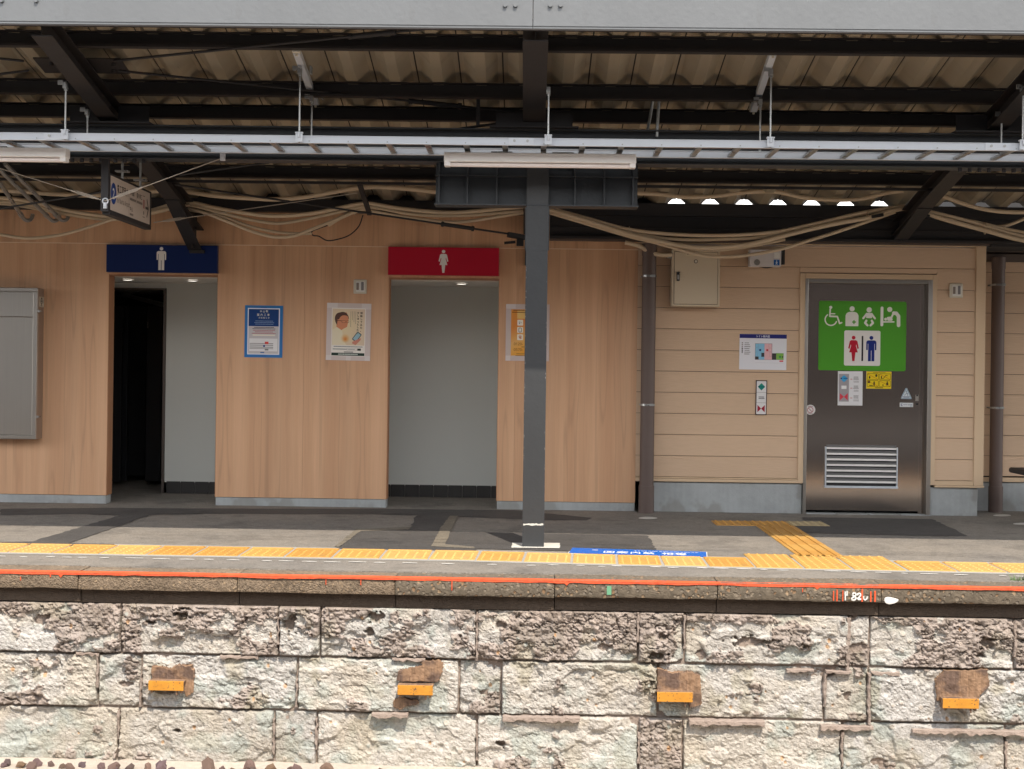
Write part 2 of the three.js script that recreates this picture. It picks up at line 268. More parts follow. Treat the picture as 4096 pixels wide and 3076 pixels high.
groundMark('asphalt_patch', 'dark asphalt patch around the foot of the steel column', 'asphalt patch', [[1785, 2128], [1960, 2132], [2190, 2136], [2590, 2143], [2630, 2212], [2280, 2206], [1915, 2197], [1760, 2186]], M.patch, 0.004);
groundMark('asphalt_patch', 'smooth dark asphalt patch in front of the steel door', 'asphalt patch', [[3205, 2070], [3728, 2078], [3876, 2146], [3640, 2143], [3205, 2132], [3165, 2120], [3180, 2100], [3310, 2105], [3280, 2083], [3215, 2082]], M.patch, 0.004);
groundMark('asphalt_patch', 'darker damp asphalt along the foot of the wood wall', 'asphalt patch', [[0, 2036], [420, 2032], [830, 2035], [1540, 2036], [2060, 2042], [2370, 2072], [2350, 2082], [2180, 2082], [1700, 2062], [1500, 2058], [900, 2056], [300, 2057], [0, 2062]], mat({ map: T.patch, color: 0xffffff, roughness: 0.9, lin: [1.25, 1.2, 1.12] }), 0.002);
groundMark('sealant_strip', 'pale sealant outline beside the dark patch before the red sign', 'sealant strip', [[1425, 2120], [1640, 2111], [1636, 2121], [1445, 2127], [1352, 2192], [1340, 2188]], M.seal, 0.006, 0.006);
groundMark('sealant_strip', 'pale cracked sealant edge left of the column shadow', 'sealant strip', [[1800, 2066], [1832, 2066], [1780, 2180], [1900, 2190], [1895, 2197], [1725, 2188], [1765, 2110]], M.seal, 0.006, 0.006);
groundMark('white_pad', 'white painted square pad under the column foot', 'painted pad', [[2049, 2175], [2240, 2176], [2239, 2197], [2046, 2195]], M.whiteWorn, 0.008, 0.004);
groundMark('drain_cover', 'small round pale cover in the asphalt below the left downpipe', 'drain cover', Array.from({ length: 20 }, (_, i) => [2592 + 38 * Math.cos(i / 20 * 2 * PI), 2075 + 5 * Math.sin(i / 20 * 2 * PI)]), M.whiteWorn, 0.006, 0.001);
groundMark('drain_cover', 'small round pale cover in the asphalt below the right downpipe', 'drain cover', Array.from({ length: 20 }, (_, i) => [4008 + 36 * Math.cos(i / 20 * 2 * PI), 2064 + 4 * Math.sin(i / 20 * 2 * PI)]), M.whiteWorn, 0.006, 0.001);
groundMark('drain_cover', 'round pale cover in the shaded asphalt at the right picture edge', 'drain cover', Array.from({ length: 20 }, (_, i) => [4090 + 38 * Math.cos(i / 20 * 2 * PI), 2098 + 4 * Math.sin(i / 20 * 2 * PI)]), M.whiteWorn, 0.006, 0.001);
// hairline joints along the platform
const crack = (pts, w = 0.004) => { const c = new THREE.CatmullRomCurve3(pts.map(([x, y]) => G(x, y, 0)), false, 'centripetal').getPoints(90), L = [], Rr = []; c.forEach((p, i) => { const j = 0.006 * (fbm(i * 0.7, 3, 3, 9) - 0.5), ww = w * (0.5 + noise(i * 0.6, 8)); L.push(V(p.x, 0, p.z + j - ww)); Rr.unshift(V(p.x, 0, p.z + j + ww)); }); return poly([...L, ...Rr], 0.0085); };
solo('asphalt_crack', 'thin dark cracks running along the platform behind the yellow tiles', 'cracks', [crack([[400, 2137], [900, 2147], [1300, 2152], [1700, 2160], [1980, 2168]]), crack([[560, 2156], [1000, 2158], [1500, 2168], [2000, 2178]]), crack([[2300, 2178], [2600, 2184], [3050, 2198], [3080, 2206]], 0.005), crack([[2300, 2190], [2700, 2200], [3060, 2206]], 0.005), crack([[3380, 2207], [3700, 2214], [4096, 2228]], 0.004), crack([[3380, 2217], [3700, 2222], [4096, 2236]], 0.005)], mat({ lin: [0.07, 0.065, 0.06], roughness: 0.95 }), { kind: 'structure' });

// platform edge: coping slabs, painted line, stone wall, all on the line of the track
const edge = (o) => { o.rotation.y = -0.012; o.position.z += 0.012 * o.position.x; return o; };
{
  const cop = edge(setting('platform_coping', 'row of concrete coping slabs with exposed pebbles along the platform edge', 'coping', [0, 0, EDGE]));
  const js = [-2280, -1635, -990, -345, 303, 945, 1579, 2219, 2870, 3522, 4167, 4812, 5457, 6100].map((x) => P(x, 2340, EDGE).x);
  for (let i = 0; i + 1 < js.length; i++) {
    const x0 = js[i] + 0.0025, x1 = js[i + 1] - 0.0025, dy = rr(-0.003, 0.003), dz = rr(-0.004, 0.004), n = 48, z = EDGE + dz;
    const prof = [[z - 0.32, -0.1], [z - 0.32, -0.006], [z - 0.012, -0.006], [z - 0.003, -0.009], [z, -0.018], [z, -0.096], [z - 0.004, -0.104], [z - 0.055, -0.108], [z - 0.058, -0.112], [z - 0.058, -0.188], [z - 0.32, -0.188]].slice(0, 9).concat([[z - 0.32, -0.115]]), profB = [[z - 0.32, -0.112], [z - 0.056, -0.112], [z - 0.058, -0.114], [z - 0.058, -0.15], [z - 0.060, -0.188], [z - 0.32, -0.188]];
    const pos = [], idx = [], m = prof.length;
    for (let k = 0; k <= n; k++) for (let q = 0; q < m; q++) {
      const x = lerp(x0, x1, k / n), e = Math.min(k, n - k) === 0 ? -0.004 : 0, ch = q > 4 && q < 9 ? 0.008 * (fbm(x * 9, q, 4, 60) - 0.5) : q === 2 || q === 3 || q === 4 ? 0.004 * (fbm(x * 14, q, 4, 64) - 0.5) : 0;
      pos.push(x, prof[q][1] + dy + ch * (q >= 5 ? 1.6 : 0.6), prof[q][0] + ch + (q > 1 && q < 9 ? e : 0));
    }
    for (let k = 0; k < n; k++) for (let q = 0; q < m; q++) { const a = k * m + q, b = k * m + (q + 1) % m, c = a + m, d = b + m; idx.push(a, c, b, b, c, d); }
    for (let q = 1; q < m - 1; q++) { idx.push(0, q, q + 1); const o = n * m; idx.push(o, o + q + 1, o + q); }
    let g = new THREE.BufferGeometry(); g.setAttribute('position', new THREE.Float32BufferAttribute(pos, 3)); g.setIndex(idx); g = toCreasedNormals(g, 0.6);
    const sl = part(cop, 'coping_slab', g, i < 6 ? M.gritty : M.pebble, { ox: i * 0.37, oy: i * 0.21 });
    const shb = new THREE.Shape(profB.map(([zz, yy]) => new THREE.Vector2(-zz, yy + dy))); part(sl, 'slab_foot', new THREE.ExtrudeGeometry(shb, { depth: x1 - x0, bevelEnabled: false }).rotateY(PI / 2).translate(x0, 0, 0), M.under, { ox: i });
  }
  // painted line: thin coat over the top corner with a ragged lower edge and runs
  const line = edge(setting('orange_line', 'bright orange painted line along the top of the coping edge', 'painted line', [0, 0, EDGE]));
  const x0 = -6.2, x1 = 6.2, n = 900, pos = [], idx = [];
  for (let k = 0; k <= n; k++) {
    const x = lerp(x0, x1, k / n), back = EDGE - 0.030 - 0.012 * fbm(x * 6, 1, 3, 80), low = -0.0185 - 0.009 * (fbm(x * 11, 2, 4, 81) - 0.3) - (noise(x * 30, 5, 82) > 0.972 ? 0.02 * noise(x * 60, 1, 83) : 0);
    [[-0.0035, back], [-0.0025, EDGE - 0.013], [-0.008, EDGE + 0.0035], [-0.016, EDGE + 0.0065], [low, EDGE + 0.0065]].forEach(([y, z]) => pos.push(x, y, z));
  }
  for (let k = 0; k < n; k++) for (let q = 0; q < 4; q++) { const a = k * 5 + q; idx.push(a, a + 1, a + 5, a + 1, a + 6, a + 5); }
  const g = new THREE.BufferGeometry(); g.setAttribute('position', new THREE.Float32BufferAttribute(pos, 3)); g.setIndex(idx); g.computeVertexNormals();
  part(line, 'paint_coat', g, mat({ map: T.orange, bumpMap: T.lump, bumpScale: 0.004, roughness: 0.55, side: THREE.DoubleSide }));
  const drip = (x, y0, y1, w) => { const a = P(x, y0, EDGE), b = P(x, y1, EDGE); return rb(w, Math.abs(a.y - b.y), 0.004, a.x, (a.y + b.y) / 2, EDGE + 0.0065, 0.0019); };
  part(line, 'paint_run', [[3330, 2360, 2400, 0.007], [3344, 2355, 2402, 0.008], [3367, 2358, 2402, 0.006], [3444, 2352, 2404, 0.009], [3478, 2362, 2404, 0.008], [3495, 2360, 2404, 0.010], [1303, 2318, 2340, 0.005], [1443, 2320, 2342, 0.006], [1808, 2320, 2362, 0.006], [195, 2300, 2312, 0.007], [75, 2310, 2325, 0.005], [3207, 2350, 2366, 0.005]].map((a) => drip(...a)), M.orange);
  // crack between coping and asphalt is a real step; white flecks of an older line in front of the tiles
  const wl = setting('white_dashes', 'worn flecks of an old white line between the yellow tiles and the orange line', 'painted line'), pts = [];
  for (let x = -300; x < 4400; x += rr(22, 60)) { const w = rr(20, 70), y = 2227 + x * 0.0165 + (x > 2600 ? (x - 2600) * 0.008 : 0) + rr(-1.5, 1.5); if (rnd() > 0.28) { const a = G(x, y), b = G(x + w, y + w * 0.017); pts.push(poly([V(a.x, 0, a.z - 0.008), V((a.x + b.x) / 2, 0, a.z - 0.015), V(b.x, 0, b.z - 0.008), V(b.x + 0.006, 0, b.z + 0.005), V((a.x + b.x) / 2, 0, a.z + 0.011), V(a.x - 0.004, 0, a.z + 0.006)], 0.004)); x += w; } }
  part(wl, 'paint_fleck', pts, M.white, { kind: 'stuff' });
  // marks sprayed and stuck on the coping face
  const mk = edge(setting('spray_mark', 'white sprayed number on the coping face between orange paint runs', 'spray paint', [0, 0, EDGE])), st = (pp, r) => pp.map((q) => tube(q.map(([x, y]) => { const p = P(x, y, EDGE); p.z = EDGE + 0.004; return p; }), r, 14, 6));
  part(mk, 'digit', st([[[3414, 2368], [3405, 2374], [3410, 2382], [3420, 2388], [3415, 2396], [3405, 2398], [3402, 2392], [3412, 2384], [3420, 2376], [3414, 2368]], [[3424, 2378], [3430, 2371], [3438, 2374], [3434, 2384], [3425, 2394], [3440, 2394]]], 0.0055), M.white);
  part(mk, 'stroke', st([[[3450, 2380], [3449, 2390], [3454, 2397], [3462, 2392], [3465, 2381]], [[3376, 2362], [3377, 2398]], [[3384, 2360], [3383, 2380]]], 0.0045), M.white);
  const tp = P(2436, 2361, EDGE); edge(solo('green_tape', 'small upright strip of green tape on the coping face', 'tape', rb(0.026, 0.05, 0.003, tp.x, tp.y, EDGE + 0.003, 0.001), mat({ lin: [0.14, 0.36, 0.22], roughness: 0.6 })));
  const ws = P(3560, 2400, EDGE), wsh = new THREE.Shape(); wsh.moveTo(-0.036, 0.004); wsh.bezierCurveTo(-0.036, 0.022, -0.01, 0.02, 0.035, 0.006); wsh.bezierCurveTo(0.04, -0.004, 0.01, -0.016, -0.014, -0.016); wsh.bezierCurveTo(-0.03, -0.014, -0.036, -0.006, -0.036, 0.004);
  edge(solo('white_pebble', 'long white pebble set in the coping face right of the sprayed number', 'pebble', new THREE.ExtrudeGeometry(wsh, { depth: 0.004, bevelEnabled: true, bevelSize: 0.004, bevelThickness: 0.004, bevelSegments: 3 }).translate(ws.x, ws.y, EDGE - 0.001), M.white));
}

// retaining wall of rough stone blocks
const WALLZ = EDGE - 0.062;
{
  const wall = edge(thing('retaining_wall', 'old rough stone block wall carrying the platform edge, pale faces with brown crust', 'stone wall', [0, GROUND, WALLZ]));
  part(wall, 'mortar_bed', b2(-7, 7, GROUND - 0.05, -0.19, WALLZ - 0.3, WALLZ - 0.030), M.mortar);
  const yTop = P(2048, 2437, WALLZ).y, y12 = P(2048, 2643, WALLZ).y, y23 = P(2048, 2860, WALLZ).y;
  const rows = [[yTop, y12, 2540, [-1700, -1080, -640, -90, 480, 1113, 1280, 1907, 2552, 2738, 3392, 3476, 4050, 4620, 5200, 5800]], [y12, y23, 2750, [-1500, -900, -300, 385, 557, 1186, 1835, 2005, 2632, 3295, 3471, 4160, 4800, 5500]], [y23, GROUND - 0.03, 2970, [-1600, -900, -180, 467, 1092, 1264, 1907, 2554, 2730, 3364, 4013, 4650, 5300, 5900]]];
  rows.forEach(([yt, yb, py, jx], ri) => {
    for (let i = 0; i + 1 < jx.length; i++) {
      const x0 = P(jx[i], py, WALLZ).x + 0.002, x1 = P(jx[i + 1], py, WALLZ).x - 0.002, inView = jx[i + 1] > -40 && jx[i] < 4140, c = inView ? 0.0046 : 0.03, nx = Math.max(4, Math.round((x1 - x0) / c)), ny = Math.round((yt - yb - 0.006) / c), s = ri * 100 + i * 7;
      const pos = [], col = [], idx = [], W = x1 - x0, H = yt - yb - 0.006, dz = rr(-0.006, 0.008), warm = rnd(), amp = rr(0.55, 1.15), tone = rr(0.9, 1.1), chips = [[0, 0], [W, 0], [0, H], [W, H]].filter(() => rnd() < 0.4).map(([a, b]) => [a, b, rr(0.03, 0.085)]), crustBias = ri === 0 ? 0.075 + (i % 3) * 0.03 : ri === 1 ? -0.14 : -0.25, dark = ri === 2 && jx[i] === 2554 ? 1 : 0;
      const holes = []; if (inView) for (let k = 0; k < (ri === 0 ? 2 : i % 3 === 0 ? 1 : 0); k++) holes.push([rr(0.05, W - 0.05), rr(0.04, H - 0.04), rr(0.012, ri === 0 ? 0.034 : 0.02), rr(0.35, 0.9)]);
      const nod = []; for (let k = 0; k < W * 13; k++) nod.push([rr(0.02, W - 0.02), rr(0.02, H - 0.02), rr(0.006, 0.018), rnd()]);
      for (let b = 0; b <= ny; b++) for (let a = 0; a <= nx; a++) {
        let lx = W * a / nx, ly = H * b / ny; const gx = x0 + lx, gy = yb + 0.003 + ly, top = ly / H;
        const wob = 0.010 * (fbm(gx * 18, gy * 18, 3, s) - 0.5);
        const dEdge = Math.min(lx, W - lx, ly, H - ly) + wob * 0.8;
        const fa = Math.abs(2 * noise(gx * 31, gy * 40, 203) - 1), fb = Math.abs(2 * noise(gx * 67 + 3, gy * 84, 207) - 1), fc = noise(gx * 140, gy * 160, 209);
        let z = dz + 0.026 * (fbm(gx * 3.4, gy * 4.6, 3, s + 1) - 0.5) + amp * (0.022 * (fbm(gx * 12, gy * 16, 4, 201) - 0.5) + 0.0065 * (fa - 0.5) + 0.0055 * (fb - 0.5) + 0.0035 * (fc - 0.5)) + 0.016 * sstep(0.5, 0.53, fbm(gx * 3.1 + s, gy * 4.4, 4, 245)) + 0.007 * sstep(0.46, 0.48, fbm(gx * 6.3, gy * 8.4, 3, 247)) - 0.014; for (const [qx, qy, qr] of chips) { const d = Math.hypot(lx - qx, (ly - qy) * 1.3) / qr + 0.5 * (fbm(gx * 20, gy * 20, 3, 251) - 0.5); z -= 0.022 * (1 - sstep(0.75, 1.0, d)); }
        const crN = fbm(gx * 5.2 + 3, gy * 6.5, 5, 211) + crustBias * (0.35 + 0.9 * top) + 0.5 * dark - (ri ? 0.02 : 0), cr = sstep(0.548, 0.562, crN);
        z += cr * (0.010 + 0.018 * fbm(gx * 11, gy * 13, 3, 215) + 0.014 * (fa - 0.5) + 0.010 * (fb - 0.5));
        const rid = 1 - Math.abs(2 * fbm(gx * 9, gy * 14, 4, 219) - 1); z -= 0.014 * sstep(0.95, 1, rid) * (0.3 + cr);
        const green = sstep(0.5, 0.68, fbm(gx * 6, gy * 6, 4, 223)), cream = sstep(0.5, 0.7, fbm(gx * 4.2, gy * 5, 3, 227 + ri));
        const white = mix3([0.455, 0.432, 0.395], [0.47, 0.465, 0.455], warm);
        let cc = mix3(white, [0.335, 0.385, 0.365], green * 0.65); cc = mix3(cc, [0.42, 0.36, 0.265], cream * 0.34);
        const sp = fbm(gx * 80, gy * 80, 2, 229); cc = mul3(cc, tone * (0.70 + 0.36 * sp + 0.24 * fc));
        const cru = mix3([0.36, 0.30, 0.27], [0.215, 0.17, 0.145], sstep(0.3, 0.7, fbm(gx * 20, gy * 24, 3, 231))); cc = mix3(cc, cru, cr * 0.8);
        cc = mix3(cc, [0.32, 0.30, 0.225], sstep(0.6, 0.74, fbm(gx * 7 + 9, gy * 5, 4, 233)) * 0.55 * (ri === 1 ? 1 : 0.6));
        for (const [hx, hy, hr, asp] of holes) { const d = (Math.hypot((lx - hx) * asp, ly - hy) / hr) * (0.35 + 1.3 * fbm(gx * 42, gy * 60, 2, 243)); if (d < 1.5) { const k = 1 - sstep(0.7, 1.15, d); z -= 0.045 * k; cc = mix3(cc, [0.2, 0.165, 0.125], k * 0.75); } }
        for (const [hx, hy, hr, kd] of nod) { const d = Math.hypot((lx - hx) * (0.8 + kd * 0.5), ly - hy) / hr; if (d < 1) { const k = 1 - sstep(0.6, 1, d); if (kd > 0.72) { z -= 0.007 * k; cc = mix3(cc, [0.52, 0.31, 0.15], k * 0.75); } else if (kd > 0.45) { z += 0.006 * k; cc = mix3(cc, [0.36, 0.41, 0.39], k * 0.6); } else { z += 0.008 * k; cc = mix3(cc, [0.5, 0.43, 0.36], k * 0.5); } } }
        z -= 0.015 * (1 - sstep(0.0, 0.010, dEdge)); if (dEdge < 0.004) cc = mix3(cc, [0.30, 0.25, 0.22], 0.4);
        if (a === 0 || b === 0 || a === nx || b === ny) z = -0.09;
        pos.push(gx + (a === 0 || a === nx ? 0 : wob * 0.3), gy + (b === 0 || b === ny ? 0 : wob * 0.3), WALLZ + z); col.push(...cc);
      }
      for (let b = 0; b < ny; b++) for (let a = 0; a < nx; a++) { const o = b * (nx + 1) + a; idx.push(o, o + 1, o + nx + 1, o + 1, o + nx + 2, o + nx + 1); }
      const g = new THREE.BufferGeometry(); g.setAttribute('position', new THREE.Float32BufferAttribute(pos, 3)); g.setAttribute('color', new THREE.Float32BufferAttribute(col, 3)); g.setIndex(idx); g.computeVertexNormals();
      const uv = new Float32Array(pos.length / 3 * 2); for (let k = 0; k < uv.length / 2; k++) { uv[k * 2] = pos[k * 3] + i * 0.31; uv[k * 2 + 1] = pos[k * 3 + 1] + ri * 0.17; } g.setAttribute('uv', new THREE.BufferAttribute(uv, 2));
      const v = offsetOf(wall); g.translate(-v.x, -v.y, -v.z);
      const o = new THREE.Mesh(g, M.stone); o.name = 'stone'; o.castShadow = o.receiveShadow = true; wall.add(o);
    }
  });
  // broken ledges and fins of old mortar left in the joints
  const lump = (l, t, r, b, z, jag = 0.0085) => { const q = Rc(l, t, r, b, WALLZ), n = Math.max(6, Math.round(Math.max(q.w, q.h) / 0.02)), sh = new THREE.Shape(), hor = q.w > q.h, pt = []; for (let k = 0; k <= n; k++) pt.push(hor ? [q.x - q.w / 2 + q.w * k / n, q.y + q.h / 2 + rr(-1, 1) * jag * 0.3] : [q.x + q.w / 2 + rr(-1, 1) * jag * 0.6, q.y - q.h / 2 + q.h * k / n]); for (let k = n; k >= 0; k--) pt.push(hor ? [q.x - q.w / 2 + q.w * k / n, q.y - q.h / 2 + rr(-1, 1) * jag] : [q.x - q.w / 2 + rr(-1, 1) * jag * 0.6, q.y - q.h / 2 + q.h * k / n]); pt.forEach((p, i) => (i ? sh.lineTo(...p) : sh.moveTo(...p))); return new THREE.ExtrudeGeometry(sh, { depth: z + 0.03, bevelEnabled: true, bevelSize: 0.002, bevelThickness: 0.003, bevelSegments: 1 }).translate(0, 0, WALLZ - 0.03); };
  for (const [l, t, r, b, z] of [[1490, 2850, 1632, 2862, 0.045], [2012, 2862, 2318, 2878, 0.04], [2755, 2876, 3052, 2892, 0.038], [3640, 2912, 4130, 2926, 0.034], [382, 2622, 388, 2752, 0.012], [555, 2700, 560, 2830, 0.006], [464, 2850, 469, 2960, 0.006], [1109, 2470, 1114, 2578, 0.012], [1904, 2450, 1911, 2640, 0.012], [1905, 2900, 1911, 3040, 0.008], [2548, 2450, 2554, 2565, 0.014], [2551, 2930, 2558, 3050, 0.006], [2734, 2460, 2740, 2590, 0.014], [3382, 2470, 3394, 2680, 0.010], [3292, 2690, 3299, 2820, 0.012], [3467, 2690, 3475, 2895, 0.010], [3362, 2925, 3368, 3060, 0.008], [4012, 2960, 4017, 3060, 0.006], [4048, 2480, 4054, 2620, 0.010], [1090, 2880, 1094, 3020, 0.004], [1182, 2720, 1187, 2830, 0.005], [1262, 2880, 1267, 3000, 0.004], [300, 2614, 390, 2623, 0.014], [3280, 2898, 3485, 2912, 0.02], [1570, 2634, 1700, 2643, 0.018], [3145, 2674, 3250, 2682, 0.016], [3300, 2680, 3400, 2688, 0.018], [3480, 2684, 3590, 2692, 0.015], [880, 2626, 1030, 2636, 0.012]]) part(wall, 'mortar_ridge', lump(l, t, r, b, z), b - t > r - l ? M.mortar : M.mortarB, { ox: l });
}
// yellow steel brackets let into the wall with rusty mortar
const brk = (px, py, pp, label) => {
  const c = P(px, py, WALLZ), b = edge(thing('steel_bracket', label, 'bracket', [c.x, c.y, WALLZ], 'yellow brackets along the stone wall')), w = 0.204, h = 0.056, zf = WALLZ + 0.085;
  const L = (gs) => gs.map((g) => g.translate(0, 0, 0.012 * c.x));
  part(b, 'front_plate', L([rb(w, h, 0.008, c.x, c.y, zf, 0.002)]), M.bracketY);
  part(b, 'top_plate', L([bx(w, 0.006, 0.11, c.x, c.y + h / 2 - 0.006, zf - 0.06)]), M.rust);
  for (const s of [-1, 1]) part(b, 'leg', L([bx(0.012, h * 1.25, 0.1, c.x + s * (w / 2 - 0.016), c.y - h * 0.16, zf - 0.058)]), M.rust);
  part(b, 'stud', L([cyl(0.006, 0.03, c.x + 0.06, c.y - h / 2 - 0.012, zf - 0.012)]), M.rust);
  const patch = (pts) => { const sh = new THREE.Shape(), q = pts.map(([x, y]) => P(x, y, WALLZ)), o = []; q.forEach((p, i) => { const r = q[(i + 1) % q.length]; for (let k = 0; k < 9; k++) { const m = p.clone().lerp(r, k / 9); o.push([m.x + rr(-1, 1) * 0.0045, m.y + rr(-1, 1) * 0.0045]); } }); o.forEach((p, i) => (i ? sh.lineTo(...p) : sh.moveTo(...p))); return new THREE.ExtrudeGeometry(sh, { depth: 0.05, bevelEnabled: true, bevelSize: 0.003, bevelThickness: 0.004, bevelSegments: 2 }).translate(0, 0, WALLZ - 0.028 + 0.012 * c.x); };
  for (const q of pp) part(b, 'rusty_mortar', patch(q), M.rust);
};
brk(676, 2733, [[[606, 2668], [645, 2668], [680, 2678], [715, 2662], [760, 2668], [775, 2690], [770, 2770], [745, 2785], [738, 2755], [612, 2755]]], 'yellow steel bracket furthest left on the stone wall, small rust patch above');
brk(1666, 2748, [[[1590, 2720], [1598, 2682], [1650, 2670], [1690, 2660], [1692, 2642], [1765, 2642], [1772, 2660], [1764, 2700], [1750, 2722]], [[1575, 2798], [1600, 2790], [1675, 2800], [1672, 2812], [1630, 2818], [1600, 2836], [1578, 2824]]], 'yellow steel bracket with a chipped rust plate above and a rust flake below');
brk(2693, 2772, [[[2632, 2668], [2690, 2690], [2735, 2686], [2760, 2684], [2795, 2700], [2798, 2740], [2803, 2810], [2760, 2822], [2762, 2795], [2630, 2785]]], 'yellow steel bracket with a tall dark rust plate, third along the wall');
brk(3818, 2794, [[[3735, 2712], [3768, 2676], [3850, 2674], [3935, 2670], [3943, 2735], [3905, 2770], [3890, 2800], [3740, 2790]]], 'yellow steel bracket furthest right with the broadest pale rust plate');

// ballast rocks at the foot of the wall
{
  const base = []; for (let k = 0; k < 5; k++) { const g = new THREE.IcosahedronGeometry(1, k % 2), p = g.attributes.position; for (let i = 0; i < p.count; i++) { const x = p.getX(i), y = p.getY(i), z = p.getZ(i), f = 0.5 + 1.0 * noise(x * 1.6 + 5 + k * 9, y * 1.6 + z * 1.3 + 5, k); p.setXYZ(i, x * f * 1.15, y * f * 0.8, z * f); } g.computeVertexNormals(); uvM(g); base.push(g); }
  const bal = new THREE.Group(); bal.name = numbered('ballast'); bal.userData = { label: 'reddish brown ballast stones lying on the sand below the wall', category: 'ballast', kind: 'stuff' }; scene.add(bal);
  const vis = [[30, 3050, .03], [85, 3058, .028], [125, 3062, .03], [150, 3063, .026], [250, 3058, .018], [277, 3050, .03], [330, 3066, .022], [405, 3060, .026], [455, 3036, .03], [525, 3030, .014], [520, 3068, .03], [645, 3046, .046], [640, 3074, .03], [590, 3074, .025], [685, 3074, .02], [835, 3040, .045], [890, 3072, .02], [925, 3074, .02], [1000, 3068, .035], [1080, 3052, .03], [1010, 3066, .025], [1085, 3058, .02], [1190, 3070, .03], [1310, 3066, .05], [1165, 3070, .02], [1525, 3068, .025], [455, 3072, .03], [205, 3074, .02], [15, 3072, .02]];
  const ms = base.map(() => []); const d = new THREE.Object3D();
  const put = (x, y, z, r, k) => { d.position.set(x, y, z); d.rotation.set(rr(0, 6), rr(0, 6), rr(0, 6)); d.scale.setScalar(r); d.updateMatrix(); ms[k].push(d.matrix.clone()); };
  vis.forEach(([x, y, r], i) => { const p = P(x, y, EDGE + 0.06 + (i % 3) * 0.03); put(p.x, GROUND + r * 0.35 + (3076 - y) * 0.0001, p.z, r, i % 5); });
  for (let i = 0; i < 9000; i++) { const z = EDGE + 0.35 + Math.pow(rnd(), 0.8) * 3.6; put(rr(-9, 9), GROUND + rr(-0.005, 0.03), z, rr(0.02, 0.045), i % 5); }
  base.forEach((g, k) => { const im = new THREE.InstancedMesh(g, M.rock, ms[k].length), c = new THREE.Color(); ms[k].forEach((m, i) => { im.setMatrixAt(i, m); const t = hash(i, k); c.setRGB(lerp(0.7, 1.25, t), lerp(0.72, 1.15, t), lerp(0.75, 1.15, hash(i, k, 4))); im.setColorAt(i, c); }); im.name = 'ballast_stone'; im.userData.kind = 'stuff'; im.castShadow = im.receiveShadow = true; bal.add(im); });
}

